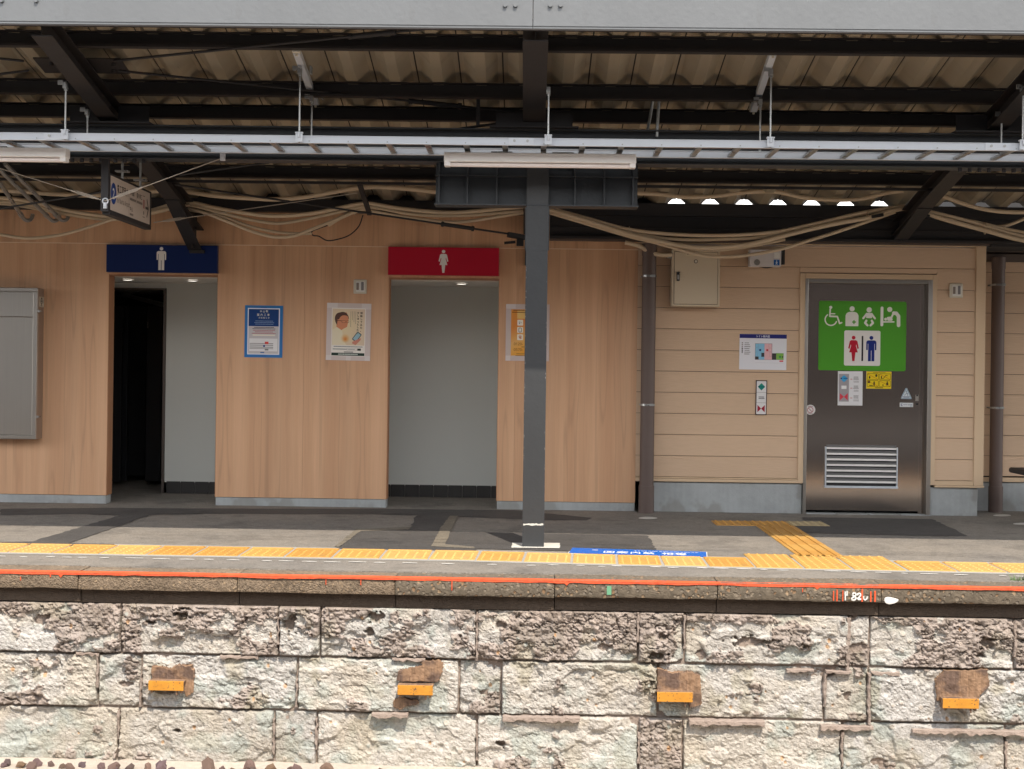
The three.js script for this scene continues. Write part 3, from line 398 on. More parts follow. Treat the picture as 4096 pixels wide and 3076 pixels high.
// ------------------------------------------------------------------ tactile paving
{
  const dome = new THREE.CylinderGeometry(0.007, 0.0125, 0.006, 10);
  const warn = (w, d, bar, rowsN) => { const g = [rb(w, 0.02, d, 0, 0.002, 0, 0.003)], d0 = bar ? 0.10 : 0; for (let i = 0; i < 5; i++) for (let j = 0; j < rowsN; j++) g.push(dome.clone().translate((i - 2) * w / 5, 0.0145, d / 2 - (d - d0) * (j + 0.5) / rowsN)); if (bar) g.push(rb(w - 0.012, 0.009, 0.03, 0, 0.013, -d / 2 + 0.045, 0.003)); return uvM(join(g)); };
  const warnT = warn(0.296, 0.40, true, 5), warnW = warn(0.30, 0.60, false, 10), sq = warn(0.296, 0.30, false, 5);
  const guide = uvM(join([rb(0.30, 0.02, 0.298, 0, 0.002, 0, 0.003), ...[0, 1, 2, 3].map((i) => rb(0.024, 0.008, 0.285, (i - 1.5) * 0.075, 0.014, 0, 0.003))]));
  const tp = setting('tactile_paving', 'line of yellow dotted tactile tiles along the platform with a branch to the steel door', 'tactile paving');
  const mats = [M.yellow, M.yellowPale, M.yellowDeep];
  const tile = (g, x, z, turn, m, sx = 1) => { const o = new THREE.Mesh(g, m); o.name = 'tactile_tile'; o.position.set(x, -0.006, z); o.rotation.y = turn; o.scale.x = sx; o.castShadow = o.receiveShadow = true; tp.add(o); };
  const js = [32, 209, 397, 585, 770, 954, 1137, 1328, 1520, 1715, 1907, 2097, 2292, 2475, 2658, 2837, 3027, 3223, 3419, 3635, 3837, 4036];
  const yb = (x) => 2210 + x * 0.0165 + Math.max(0, x - 1800) * 0.0105 - Math.max(0, x - 2650) * 0.006;
  for (let k = -9; k < js.length + 8; k++) {
    const jx = (i) => (i < 0 ? 32 + i * 184 : i >= js.length ? 4036 + (i - js.length + 1) * 202 : js[i]), mid = (jx(k) + jx(k + 1)) / 2, wide = mid > 3030 && mid < 3630, c = G(mid, yb(mid) + (wide ? 1 : 0));
    const d = wide ? 0.60 : 0.40; const q0 = G(jx(k), yb(jx(k))), q1 = G(jx(k + 1), yb(jx(k + 1))), turn = -Math.atan2(q1.z - q0.z, q1.x - q0.x) * 0.6;
    tile(wide ? warnW : warnT, c.x, c.z - d / 2, turn, wide ? M.yellow : mats[[1, 0, 1, 2, 2, 0, 2, 0, 1, 1, 0, 1][(k + 12) % 12]], (q1.x - q0.x - 0.016) / (wide ? 0.30 : 0.296));
  }
  const p0 = G(3286, 2229), p1 = G(3100, 2104); const n = Math.round((p0.z - p1.z) / 0.3);
  for (let k = 0; k < n; k++) tile(guide, lerp(p0.x, p1.x, (k + 0.5) / n), lerp(p0.z, p1.z, (k + 0.5) / n), 0, k > n - 3 ? M.yellowDeep : mats[k % 2 ? 0 : 2]);
  for (let k = 0; k < 3; k++) { const c = G(2930 + k * 150, 2094 + k * 1.5); tile(sq, c.x, c.z, 0, k === 2 ? M.yellowWorn : M.yellowDeep); }
  // grey bedding under the row
  const bed = [], bed2 = []; for (let x = -1500; x <= 5600; x += 100) { const f = G(x, yb(x) + 6), b = G(x, yb(x) - 40); bed.push(V(f.x, 0, f.z + 0.006 * (rnd() - 0.5))); bed2.unshift(V(b.x, 0, b.z)); }
  const c2 = solo('tile_bedding', 'pale cement bedding showing along the front of the yellow tiles', 'cement', poly([...bed, ...bed2], 0.002), mat({ lin: [0.36, 0.36, 0.34], bumpMap: T.grit, bumpScale: 0.003, roughness: 0.9 }), { kind: 'structure' });
  // blue floor sticker with white lettering, lying behind the tiles
  const st = thing('floor_sticker', 'long blue floor sticker with white lettering behind the yellow tiles', 'sticker', [0, 0, 0]);
  const a = G(2283, 2206), b = G(2828, 2223), w = Math.hypot(b.x - a.x, b.z - a.z), hgt = 0.26, ang = -Math.atan2(b.z - a.z, b.x - a.x);
  const t = canvasTex(1024, 256, (c, W, H) => { c.fillStyle = '#0062c4'; c.fillRect(0, 0, W, H); c.strokeStyle = c.fillStyle = '#f4f6fa'; c.lineWidth = 12; let x = 250; for (const g of '図案内談相電') { glyph(c, g, x, 105, 88, 11); x += 100; if (x > 600 && x < 700) x = 690; } c.fillRect(160, 70, 46, 16); c.lineWidth = 5; for (let i = 0; i < 18; i++) c.fillRect(480 + i * 27, 52, 16 + (i % 3) * 4, 12); c.beginPath(); c.arc(805, 150, 30, 0, 7); c.stroke(); });
  const g = uvFlat(new THREE.PlaneGeometry(w, hgt)).rotateX(-PI / 2).rotateY(ang).translate((a.x + b.x) / 2, 0.0045, (a.z + b.z) / 2 - 0.03);
  part(st, 'printed_sheet', g, print(t, 0.35), { uv: false });
  part(st, 'backing_sheet', rb(w + 0.012, 0.002, hgt + 0.012, 0, 0, 0, 0.001).rotateY(ang).translate((a.x + b.x) / 2, 0.002, (a.z + b.z) / 2 - 0.03), M.white);
}
function uvFlat(g) { return g; }
function glyph(c, ch, x, y, s, lw) {
  const D = { 'ト': [[4, .5, 4, 9.5], [4, 4, 8, 6]], 'イ': [[8, .5, 2, 5], [5.2, 3, 5.2, 9.5]], 'レ': [[3, 1, 3, 9, 9, 4.5]], '案': [[5, 0, 5, 1], [1, 2.2, 1, 1.2, 9, 1.2, 9, 2.2], [1, 4, 9, 4], [4, 2.2, 3, 4.5, 7, 6], [7, 3, 2, 6], [.5, 7, 9.5, 7], [5, 6, 5, 10], [4.5, 7.2, 1, 9.5], [5.5, 7.2, 9, 9.5]], '内': [[1.5, 10, 1.5, 2.5, 8.5, 2.5, 8.5, 9.5], [5, .5, 5, 4, 3, 7], [5, 4, 7, 7]], '図': [[1, 1, 9, 1, 9, 9.5, 1, 9.5, 1, 1], [3.5, 2.5, 4.2, 4], [5.5, 2.3, 6, 3.8], [7.3, 3, 3, 8], [3.5, 5, 7, 8]], 'い': [[2, 2, 2.2, 7, 3.5, 8.5, 4, 7], [7, 2.5, 8.2, 6]], '電': [[1.5, 1, 8.5, 1], [5, 1, 5, 4], [1, 4, 1, 2.5, 9, 2.5, 9, 4], [2, 5, 8, 5, 8, 8, 2, 8, 2, 5], [2, 6.5, 8, 6.5], [5, 5, 5, 9.5, 9, 9.5, 9, 8.5]], '相': [[.5, 3, 4.5, 3], [2.5, .5, 2.5, 9.5], [2.4, 3.2, .5, 6], [2.6, 4, 4.2, 5.5], [5.5, 1, 9, 1, 9, 9, 5.5, 9, 5.5, 1], [5.5, 3.7, 9, 3.7], [5.5, 6.3, 9, 6.3]], '談': [[2, .5, 2.8, 1.2], [.5, 2, 4.2, 2], [1, 3.5, 4, 3.5], [1, 5, 4, 5], [1, 6.5, 4, 6.5, 4, 9, 1, 9, 1, 6.5], [7, .5, 6.9, 2, 5, 4.5], [7, 2, 9, 4.5], [7, 5, 6.9, 7, 4.8, 9.5], [7, 7, 9.3, 9.5], [5.3, 6, 5.7, 7], [8.8, 5.8, 8.2, 7]], 'し': [[3, .5, 3, 7, 4.5, 9, 7, 8.5, 8.5, 6.5]], 'て': [[1, 2, 9, 1.7, 5, 4, 4.5, 6.5, 6, 8.8, 8, 9]], 'み': [[2, 1.5, 5.5, 1.5, 3, 7, 1.5, 8, 1, 6.5, 3, 5.3, 9, 7.5], [7.5, 3.5, 7, 7, 5.5, 9.5]], 'た': [[1, 2.5, 6, 2.2], [3.7, .5, 1.3, 9.5], [5.5, 4.5, 9, 4.3], [5, 7, 6, 9, 9, 9]], '。': [[2, 7, 3.5, 7, 3.5, 8.5, 2, 8.5, 2, 7]], '少': [[5, .5, 5, 5], [2.5, 2, 1, 5], [7, 2, 9, 4.5], [8, 4.5, 5.5, 8, 1.5, 9.8]], 'ほ': [[1.5, 1, 1.2, 6, 1.8, 9], [4, 1.7, 9, 1.7], [4, 4.5, 9, 4.5], [6.7, 1.7, 6.8, 7.5, 5.5, 9, 4, 8.3, 5, 7, 7, 7.5, 9, 9]], 'っ': [[2, 5.5, 6.5, 5, 8.3, 6.5, 7.5, 8.3, 5, 9.2]], 'と': [[3, 1, 4, 4.5], [8, 3, 3.5, 5.5, 2.5, 7.5, 4, 9, 8.5, 9]], '中': [[1.5, 3, 8.5, 3, 8.5, 6.5, 1.5, 6.5, 1.5, 3], [5, .5, 5, 9.8]], '山': [[5, .5, 5, 9], [1.5, 3.5, 1.5, 9, 8.5, 9, 8.5, 3.5]], '工': [[1.5, 1.5, 8.5, 1.5], [5, 1.5, 5, 8.8], [.8, 8.8, 9.2, 8.8]], '事': [[1, 1.5, 9, 1.5], [2, 3, 8, 3], [2, 4.5, 8, 4.5], [1, 6, 9, 6], [2, 7.8, 8, 7.8], [5, .3, 5, 9.8]], 'の': [[5.2, 2, 4, 7.5, 2, 7.8, 1.2, 5.5, 3, 2.5, 6.5, 1.8, 9, 4.5, 8, 8, 6, 9.2]], 'お': [[1, 3, 6, 2.8], [3.5, .8, 3.5, 8.5, 1.5, 8, 2, 6.3, 6, 5, 8.5, 6.5, 7.5, 8.8], [7.5, 2, 9, 3.5]], '知': [[2.5, .5, 1, 3], [1.5, 2.2, 5, 2.2], [.5, 5, 5, 5], [3, 2.2, 2.8, 6, .8, 9.5], [3, 6, 4.8, 8.5], [6, 3, 9, 3, 9, 8.5, 6, 8.5, 6, 3]], 'ら': [[4, .8, 6, 2], [2.5, 3, 2.3, 6.5, 6, 5, 8, 6.5, 7, 8.8, 4, 9.5]], 'せ': [[.8, 4, 9.2, 3.6], [7, 1.5, 7, 6, 6, 6.5], [3.2, 2, 3.2, 8, 4, 9, 8, 9]], '駅': [[1, 1, 4.5, 1], [1, 1, 1, 6, 4.8, 6, 4.3, 9.3], [1, 2.6, 4.3, 2.6], [1, 4.3, 4.3, 4.3], [2.7, 1, 2.7, 6], [5.8, 1.2, 9, 1.2, 9, 4.5, 5.8, 4.5], [5.8, 1.2, 5.7, 6, 5, 9.5], [7.3, 4.5, 9.5, 9.5]] }[ch];
  if (!D) return; c.lineWidth = lw; c.lineCap = c.lineJoin = 'round';
  for (const q of D) { c.beginPath(); for (let i = 0; i < q.length; i += 2) (i ? c.lineTo(x + q[i] * s / 10, y + q[i + 1] * s / 10) : c.moveTo(x + q[i] * s / 10, y + q[i + 1] * s / 10)); c.stroke(); }
}

// ------------------------------------------------------------------ wood-clad toilet building
const WX = (px, py) => P(px, py, 0).x, WY = (px, py) => P(px, py, 0).y;
const mL = WX(430, 1550), mR = WX(866, 1550), fL = WX(1550, 1550), fR = WX(1992, 1550), woodR = WX(2546, 1550), headY = WY(1300, 1106), plinthY = WY(1100, 1991), seamY = WY(1100, 982), woodTop = 2.62, TH = 0.14;
{
  const wd = thing('toilet_building', 'toilet building front clad in pale vertical wood-grain panels with two open doorways', 'building', [0, 0, 0]);
  const J = [XL, -7.6, -6.2, -4.82];
  let off = 0;
  const panel = (x0, x1, y0, y1, d = TH) => { off += 0.61; return part(wd, 'wood_panel', rb(x1 - x0 - 0.0012, y1 - y0 - 0.0012, d, (x0 + x1) / 2, (y0 + y1) / 2, -d / 2, 0.001), M.wood, { ox: off, oy: off * 0.37 }); };
  // upper band above the thin level seam, lower panels either side of the doorways
  const up = [XL, -7.2, -5.4, WX(60, 900), WX(700, 900), WX(1214, 900), WX(1700, 900), WX(2080, 900), WX(2280, 960), woodR];
  for (let i = 0; i + 1 < up.length; i++) panel(up[i], up[i + 1], seamY, i >= up.length - 2 ? 2.315 : woodTop);
  for (const [a, b] of [[XL, -7.6], [-7.6, -6.2], [-6.2, -4.9], [-4.9, mL], [mR, WX(1214, 1500)], [WX(1214, 1500), fL], [fR, WX(2060, 1500)], [WX(2060, 1500), woodR]]) panel(a, b, plinthY, seamY);
  for (const [a, b] of [[mL, mR], [fL, fR]]) panel(a, b, headY, seamY);
  part(wd, 'seam_strip', [b2(XL, woodR, seamY - 0.003, seamY + 0.003, -0.01, 0.0025)], mat({ lin: [0.78, 0.62, 0.44], roughness: 0.4 }));
  for (const [a, b] of [[XL, mL], [mR, fL], [fR, woodR]]) part(wd, 'plinth', b2(a + 0.002, b - 0.002, -0.02, plinthY - 0.002, -TH, -0.006, 0.006), M.plinth, { ox: a * 0.3 });
  // rooms behind: closed boxes with thickness
  const bz = -1.0, cY = 1.95, t = 0.1;
  part(wd, 'ceiling', [b2(XL, woodR - 0.02, cY + 0.02, cY + 0.10, bz - 1.9, -TH - 0.002)], M.ceiling);
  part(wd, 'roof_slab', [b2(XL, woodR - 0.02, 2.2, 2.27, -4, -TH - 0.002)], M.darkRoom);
  part(wd, 'end_wall', [b2(woodR - 0.12, woodR - 0.022, -0.02, 2.19, -3.9, -TH - 0.002), b2(XL, XL + 0.1, -0.02, 2.19, -3.9, -TH - 0.002), b2(XL, woodR, -0.02, 2.19, -4.1, -3.95)], M.plaster);
  part(wd, 'room_floor', [b2(XL, woodR - 0.02, -0.05, -0.012, -3.9, -0.02)], M.grout);
  const floorTiles = (x0, x1, z0, z1) => { const p = 0.1345 * 2; for (let x = x0; x < x1 - 0.02; x += p / 2) for (const [a, b] of [[z0, z1]]) { const m = rr(0.8, 1.2); part(wd, 'floor_tile', bx(Math.min(p / 2, x1 - x) - 0.008, 0.008, b - a - 0.004, x + p / 4, -0.006, (a + b) / 2), M.tileFloor); } };
  floorTiles(fL - 0.3, fR + 0.3, bz, -0.12); floorTiles(mL - 0.05, mR + 0.3, bz, -0.12);
  // women's lobby
  part(wd, 'lobby_wall', [b2(fL - 0.9, fR + 0.35, 0.105, cY + 0.03, bz - t, bz), b2(fL - 0.95, fL - 0.9, -0.02, cY, bz, -TH - 0.003), b2(fR + 0.35, fR + 0.4, -0.02, cY, bz, -TH - 0.003)], M.plaster);
  const skirt = (x0, x1, z) => { const n = Math.round((x1 - x0) / 0.1345); for (let k = 0; k < n; k++) part(wd, 'skirting_tile', bx((x1 - x0) / n - 0.006, 0.115, 0.03, x0 + (x1 - x0) * (k + 0.5) / n, 0.056, z - 0.012), M.tileDark); part(wd, 'skirting_grout', bx(x1 - x0, 0.118, 0.02, (x0 + x1) / 2, 0.054, z - 0.02), M.grout); };
  const skx = P(1562, 1970, bz).x; skirt(skx - 0.1345 * 2, skx + 0.1345 * 12, bz);
  // men's lobby: pale wall on the right, steel framed doorway to the dark room on the left
  const dR = P(662, 1500, bz).x, mwR = mR + 0.35, dT = P(560, 1152, bz).y;
  part(wd, 'lobby_wall', [b2(dR + 0.002, mwR, 0.105, cY + 0.03, bz - t, bz), b2(mwR, mwR + 0.05, -0.02, cY, bz, -TH - 0.003), b2(mL - 0.5, dR, dT, cY + 0.03, bz - t, bz)], M.plaster);
  skirt(dR + 0.02, dR + 0.02 + 0.1345 * 5, bz);
  part(wd, 'steel_frame', [b2(dR - 0.026, dR, -0.02, dT, bz - 0.11, bz + 0.012, 0.003), b2(mL - 0.5, dR, dT - 0.018, dT, bz - 0.11, bz + 0.01, 0.003)], M.steelDark);
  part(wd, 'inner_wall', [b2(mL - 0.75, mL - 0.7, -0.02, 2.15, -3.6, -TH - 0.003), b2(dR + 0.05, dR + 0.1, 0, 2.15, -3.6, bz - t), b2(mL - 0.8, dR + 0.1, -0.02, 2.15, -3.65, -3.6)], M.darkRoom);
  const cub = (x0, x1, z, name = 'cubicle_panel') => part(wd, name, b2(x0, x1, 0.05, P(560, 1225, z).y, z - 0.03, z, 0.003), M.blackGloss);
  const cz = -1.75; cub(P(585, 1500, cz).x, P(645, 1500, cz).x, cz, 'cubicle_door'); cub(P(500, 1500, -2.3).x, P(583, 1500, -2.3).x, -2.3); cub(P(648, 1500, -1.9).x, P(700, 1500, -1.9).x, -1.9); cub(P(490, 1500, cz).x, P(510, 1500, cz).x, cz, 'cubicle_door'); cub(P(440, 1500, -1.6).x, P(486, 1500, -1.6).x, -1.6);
  part(wd, 'partition_rail', beam(P(492, 1178, -1.62), P(655, 1220, -1.1), 0.03, 0.035), M.steel);
  part(wd, 'door_handle', bx(0.008, 0.06, 0.03, P(579, 1300, cz + 0.02).x + 0.03, P(579, 1300, cz).y, cz + 0.012), M.steel);
  // door reveals
  for (const [a, b, n] of [[mL, mR, 0], [fL, fR, 1]]) part(wd, 'door_lining', [b2(a - 0.0005, a + 0.004, plinthY, headY - 0.001, -TH - 0.004, -0.002), b2(b - 0.004, b + 0.0005, plinthY, headY - 0.001, -TH - 0.004, -0.002), b2(a, b, headY - 0.010, headY - 0.002, -TH - 0.004, -0.002)], mat({ map: T.wood, color: 0xd8c4b4, roughness: 0.55 }));
  // body behind, keeps the sky out at the back on this side
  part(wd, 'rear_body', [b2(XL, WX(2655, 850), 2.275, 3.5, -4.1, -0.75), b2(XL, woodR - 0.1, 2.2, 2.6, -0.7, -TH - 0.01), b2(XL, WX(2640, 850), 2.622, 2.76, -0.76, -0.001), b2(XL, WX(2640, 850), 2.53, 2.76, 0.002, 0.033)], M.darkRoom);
}
const downlight = (x, z, label) => {
  const y = 1.97, d = thing('downlight', label, 'ceiling light', [x, y, z], 'round downlights in the lobby ceilings');
  part(d, 'lamp_face', cyl(0.042, 0.006, x, y - 0.006, z, 'y', 28), mat({ lin: [0.9, 0.9, 0.88], emissive: 0xfff6ea, emissiveIntensity: 1.6, roughness: 0.5 }));
  const ring = new THREE.TorusGeometry(0.047, 0.005, 8, 28).rotateX(PI / 2).translate(x, y - 0.006, z); part(d, 'trim_ring', ring, M.white);
  const l = new THREE.SpotLight(0xfff2e2, 0.1, 4, 1.2, 0.9, 2); l.position.set(x, y - 0.03, z); l.target.position.set(x, 0, z); l.castShadow = true; l.shadow.radius = 2; scene.add(l, l.target);
};
{ const dz = -0.45; const at = (px, py) => { const d = ray(px, py), t = (2.0 - EYE) / d.y; return CP.clone().addScaledVector(d, t); };
  downlight(P(511, 1124, dz).x, dz, 'left one of the two downlights behind the blue sign doorway'); downlight(P(770, 1127, dz).x, dz, 'right one of the two downlights behind the blue sign doorway'); downlight(P(1846, 1139, dz).x, dz, 'single downlight in the lobby behind the red sign doorway'); }

// ------------------------------------------------------------------ siding building with the steel door
const sX0 = WX(2546, 1550), sCor = WX(3937, 1500), REC = -0.46, sidTopY = WY(2900, 978), flashY = WY(2700, 1908), flashB = WY(2700, 1926), PITCH = 0.1815;
const dL = WX(3215, 1600), dRt = WX(3724, 1600), dHead = WY(3470, 1117);
{
  const sb = thing('siding_building', 'low building clad in beige horizontal siding boards on a grey concrete plinth', 'building', [sX0, 0, 0]);
  const board = (x0, x1, y0, y1, z) => { const gr = 0.02; part(sb, 'siding_board', y1 - y0 > 0.06 ? [b2(x0, x1, y0 + 0.0035, y1 - gr, z - 0.03, z, 0.002), b2(x0, x1, y1 - gr + 0.0002, y1 - 0.0005, z - 0.03, z - 0.0045)] : [b2(x0, x1, y0 + 0.0035, y1 - 0.0005, z - 0.03, z, 0.002)], M.siding, { ox: rnd() * 3, oy: rnd() }); };
  const tl = WX(3195, 1500), tr = WX(3743, 1500), cl = WX(3898, 1500), hT = WY(3470, 1096);
  for (let k = 0; k < 14; k++) {
    const y0 = flashY + k * PITCH, y1 = Math.min(y0 + PITCH, sidTopY - 0.002); if (y0 > sidTopY - 0.02) break;
    if (y0 >= hT) board(sX0, cl, y0, y1, 0);
    else if (y1 > hT) { board(sX0, tl, y0, y1, 0); board(tl + 0.001, tr - 0.001, hT + 0.003, y1, 0); board(tr, cl, y0, y1, 0); }
    else { board(sX0, tl, y0, y1, 0); board(tr, cl, y0, y1, 0); }
  }
  for (let k = 0; k < 15; k++) { const y0 = flashY + 0.01 + k * PITCH; if (y0 < 2.2) board(sCor + 0.002, XR, y0, Math.min(y0 + PITCH, 2.24), REC); }
  part(sb, 'corner_trim', [b2(cl, sCor, flashB, sidTopY, -0.04, 0.012, 0.003), b2(sCor - 0.016, sCor, flashB, sidTopY, REC, -0.0405)], M.trim);
  part(sb, 'door_trim', [b2(tl, dL, flashB, hT, -0.04, 0.012, 0.003), b2(dRt, tr, flashB, hT, -0.04, 0.012, 0.003), b2(dL + 0.0005, dRt - 0.0005, dHead, hT, -0.04, 0.0115, 0.003)], M.trim);
  part(sb, 'base_flashing', [b2(sX0, tl, flashB, flashY - 0.012, -0.03, 0.014, 0.003), b2(sX0, tl - 0.001, flashY - 0.010, flashY, -0.03, 0.004, 0.002), b2(tr, sCor + 0.006, flashB - 0.018, flashB - 0.001, -0.03, 0.018, 0.003), b2(tr + 0.001, cl - 0.001, flashB, flashY, -0.03, 0.006, 0.002), b2(sCor + 0.002, XR, flashB, flashY, REC - 0.03, REC + 0.014, 0.003)], M.trim);
  part(sb, 'top_trim', [b2(sX0, sCor, sidTopY, sidTopY + 0.012, -0.04, 0.016, 0.003)], M.trim);
  part(sb, 'fascia_board', [b2(WX(2198, 960), sCor + 0.02, sidTopY + 0.013, WY(2900, 944), -0.06, 0.05, 0.004), b2(sCor + 0.03, XR, WY(4000, 1030), WY(4000, 998), REC - 0.06, REC + 0.06, 0.004), b2(sCor + 0.03, XR, WY(4000, 992), WY(4000, 965), REC - 0.06, REC + 0.10, 0.004)], M.brownTrim);
  part(sb, 'plinth', [b2(sX0 + 0.08, dL - 0.004, -0.03, flashB - 0.006, -0.3, -0.012, 0.006), b2(dRt + 0.004, WX(3912, 2000), -0.03, flashB - 0.02, -0.3, -0.012, 0.006), b2(WX(3912, 2000) - 0.3, XR, -0.03, flashB - 0.006, REC - 0.3, REC - 0.012, 0.006), b2(WX(3912, 2000) - 0.1, WX(3912, 2000) - 0.001, -0.03, flashB - 0.025, REC - 0.005, -0.31, 0)], M.plinth);
  part(sb, 'wall_core', [b2(sX0, dL - 0.02, flashB, 2.26, -3.9, -0.034), b2(dRt + 0.02, sCor - 0.02, flashB, 2.26, -3.9, -0.046), b2(dL - 0.02, dRt + 0.02, dHead + 0.01, 2.26, -3.9, -0.046), b2(dL - 0.02, dRt + 0.02, -0.03, dHead + 0.01, -3.9, -0.12), b2(sCor - 0.03, XR, flashB, 2.26, -3.9, REC - 0.034), b2(sX0, XR, 2.262, 2.30, -4.1, REC - 0.07), b2(sCor + 0.03, XR, 2.305, 2.34, REC - 0.2, 0.06)], M.darkRoom);
  part(sb, 'threshold_tile', [0, 1, 2, 3].map((k) => b2(dL + 0.03 + k * 0.27, dL + 0.03 + k * 0.27 + 0.262, -0.02, 0.006, -0.11, 0.02, 0.003)), M.plinth);
  // steel sliding door
  const lr = WX(3683, 1600), z0 = -0.035;
  part(sb, 'door_frame', [b2(dL, dL + 0.026, 0, dHead, -0.1, 0.016, 0.003), b2(dRt - 0.036, dRt, 0, dHead, -0.1, 0.016, 0.003), b2(dL + 0.0265, dRt - 0.0365, dHead - 0.036, dHead, -0.1, 0.012, 0.004)], M.steel);
  const leaf = part(sb, 'door', [b2(dL + 0.0265, lr, 0.03, dHead - 0.037, z0 - 0.04, z0, 0.002), b2(lr + 0.002, dRt - 0.037, 0.0, dHead - 0.037, z0 - 0.08, z0 - 0.02)], M.steelDoor);
  const lv = Rc(3302, 1788, 3585, 1944, z0), gr = [];
  part(leaf, 'louver_backing', [b2(lv.x - lv.w / 2, lv.x + lv.w / 2, lv.y - lv.h / 2, lv.y + lv.h / 2, z0 + 0.0005, z0 + 0.003)], M.beamDark);
  for (let k = 0; k < 7; k++) { const y = lv.y + lv.h / 2 - (k + 0.25) * lv.h / 7; part(leaf, 'louver_slat', [rb(lv.w - 0.008, 0.017, 0.006, lv.x, y, z0 + 0.022, 0.002)], M.lampWhite); part(leaf, 'louver_blade', [bx(lv.w - 0.01, 0.003, 0.03, lv.x, 0, 0).rotateX(0.75).translate(0, y + 0.018, z0 + 0.012)], M.blade); }
  part(leaf, 'louver_frame', [b2(lv.x - lv.w / 2 - 0.006, lv.x - lv.w / 2 + 0.002, lv.y - lv.h / 2, lv.y + lv.h / 2, z0, z0 + 0.026), b2(lv.x + lv.w / 2 - 0.002, lv.x + lv.w / 2 + 0.006, lv.y - lv.h / 2, lv.y + lv.h / 2, z0, z0 + 0.026), rb(lv.w + 0.02, 0.018, 0.032, lv.x, lv.y - lv.h / 2 - 0.008, z0 + 0.014, 0.003)], M.alu);
  const lk = (px, py, w, h) => { const q = P(px, py, z0); return rb(w, h, 0.006, q.x, q.y, z0 + 0.003, 0.002); };
  part(leaf, 'lock_plate', [lk(3668, 1592, 0.026, 0.055)], M.steel); part(leaf, 'keyhole', [lk(3668, 1582, 0.016, 0.012).translate(0, 0, 0.003), lk(3668, 1616, 0.018, 0.012).translate(0, 0, 0.003)], M.black);
}
// bracket arms of steel roof above the low building, dark void behind
{
  const bk = thing('rear_building', 'dark building mass standing behind the siding building', 'building', [4.6, 0, -4.5]);
  part(bk, 'wall', [b2(P(3880, 800, -4.4).x, XR + 3, 0, 4.6, -6.5, -4.4), b2(XL - 3, XR + 3, 0, 2.36, -8, -4.4)], M.darkRoom);
}

// ------------------------------------------------------------------ signs, posters and boxes on the walls
const manFig = (c, x, y, h, col) => { c.fillStyle = col; const u = h / 100; c.beginPath(); c.arc(x, y + 8 * u, 7.6 * u, 0, 7); c.fill(); c.beginPath(); c.roundRect(x - 20 * u, y + 18 * u, 40 * u, 38 * u, [9 * u, 9 * u, 0, 0]); c.fill(); c.fillRect(x - 12.5 * u, y + 30 * u, 25 * u, 70 * u); c.save(); c.globalCompositeOperation = 'source-over'; c.restore(); };
const gapsMan = (c, x, y, h, bg) => { const u = h / 100; c.fillStyle = bg; c.fillRect(x - 14 * u, y + 31 * u, 1.8 * u, 26 * u); c.fillRect(x + 12.2 * u, y + 31 * u, 1.8 * u, 26 * u); c.fillRect(x - 1 * u, y + 58 * u, 2 * u, 43 * u); c.fillRect(x - 21 * u, y + 56 * u, 8 * u, 2 * u); };
const womanFig = (c, x, y, h, col, bg) => { const u = h / 100; c.fillStyle = col; c.beginPath(); c.arc(x, y + 8 * u, 7.4 * u, 0, 7); c.fill(); const pth = (a) => { c.beginPath(); a.forEach(([p, q], i) => (i ? c.lineTo(x + p * u, y + q * u) : c.moveTo(x + p * u, y + q * u))); c.closePath(); c.fill(); }; pth([[-10, 18], [10, 18], [15, 22], [21, 50], [15.5, 52], [11, 34], [9.5, 40], [17, 66], [8, 66], [4.5, 100], [-4.5, 100], [-8, 66], [-17, 66], [-9.5, 40], [-11, 34], [-15.5, 52], [-21, 50], [-15, 22]]); };
function signBox(name, label, cat, r, mBody, draw, W, H, depth = 0.05, z = 0.001, group) {
  const s = thing(name, label, cat, [r.x, r.y - r.h / 2, z], group);
  part(s, 'sign_body', rb(r.w, r.h, depth, r.x, r.y, z + depth / 2, 0.003), mBody);
  const g = new THREE.PlaneGeometry(r.w - 0.004, r.h - 0.004).translate(r.x, r.y, z + depth + 0.0012);
  part(s, 'sign_face', g, print(canvasTex(W, H, draw), 0.65), { uv: false }); return s;
}
signBox('men_sign', 'blue sign box with a white man pictogram above the left doorway', 'toilet sign', Rc(428, 981, 871, 1091, 0.03), M.navy, (c, W, H) => { c.fillStyle = '#02205a'; c.fillRect(0, 0, W, H); manFig(c, W * 0.497, H * 0.06, H * 0.86, '#e6e4e2'); gapsMan(c, W * 0.497, H * 0.06, H * 0.86, '#02205a'); }, 1024, 256);
signBox('women_sign', 'red sign box with a white woman pictogram above the middle doorway', 'toilet sign', Rc(1553, 990, 1996, 1102, 0.03), M.red, (c, W, H) => { c.fillStyle = '#b41230'; c.fillRect(0, 0, W, H); womanFig(c, W * 0.5, H * 0.08, H * 0.84, '#e6e4e2', '#b41230'); }, 1024, 256);

const bars = (c, x, y, w, n, gap, h, col, jag = 0.3) => { c.fillStyle = col; for (let i = 0; i < n; i++) { const ww = w * (1 - jag * hash(i, x, y)); let q = x + (w - ww) / 2; while (q < x + (w + ww) / 2) { const l = 3 + 7 * hash(q, i, 3); c.fillRect(q, y + i * gap, l, h); q += l + 1.5; } } };
function sheet(name, label, cat, r, z, W, H, draw, rot = 0, thick = 0.0025, edgeMat = M.white, rough = 0.4) {
  const s = thing(name, label, cat, [r.x, r.y - r.h / 2, z]);
  part(s, 'backing', bx(r.w, r.h, thick, 0, 0, 0).rotateZ(rot).translate(r.x, r.y, z + thick / 2), edgeMat);
  part(s, 'printed_face', new THREE.PlaneGeometry(r.w - 0.001, r.h - 0.001).rotateZ(rot).translate(r.x, r.y, z + thick + 0.0008), print(canvasTex(W, H, draw), rough), { uv: false });
  return s;
}
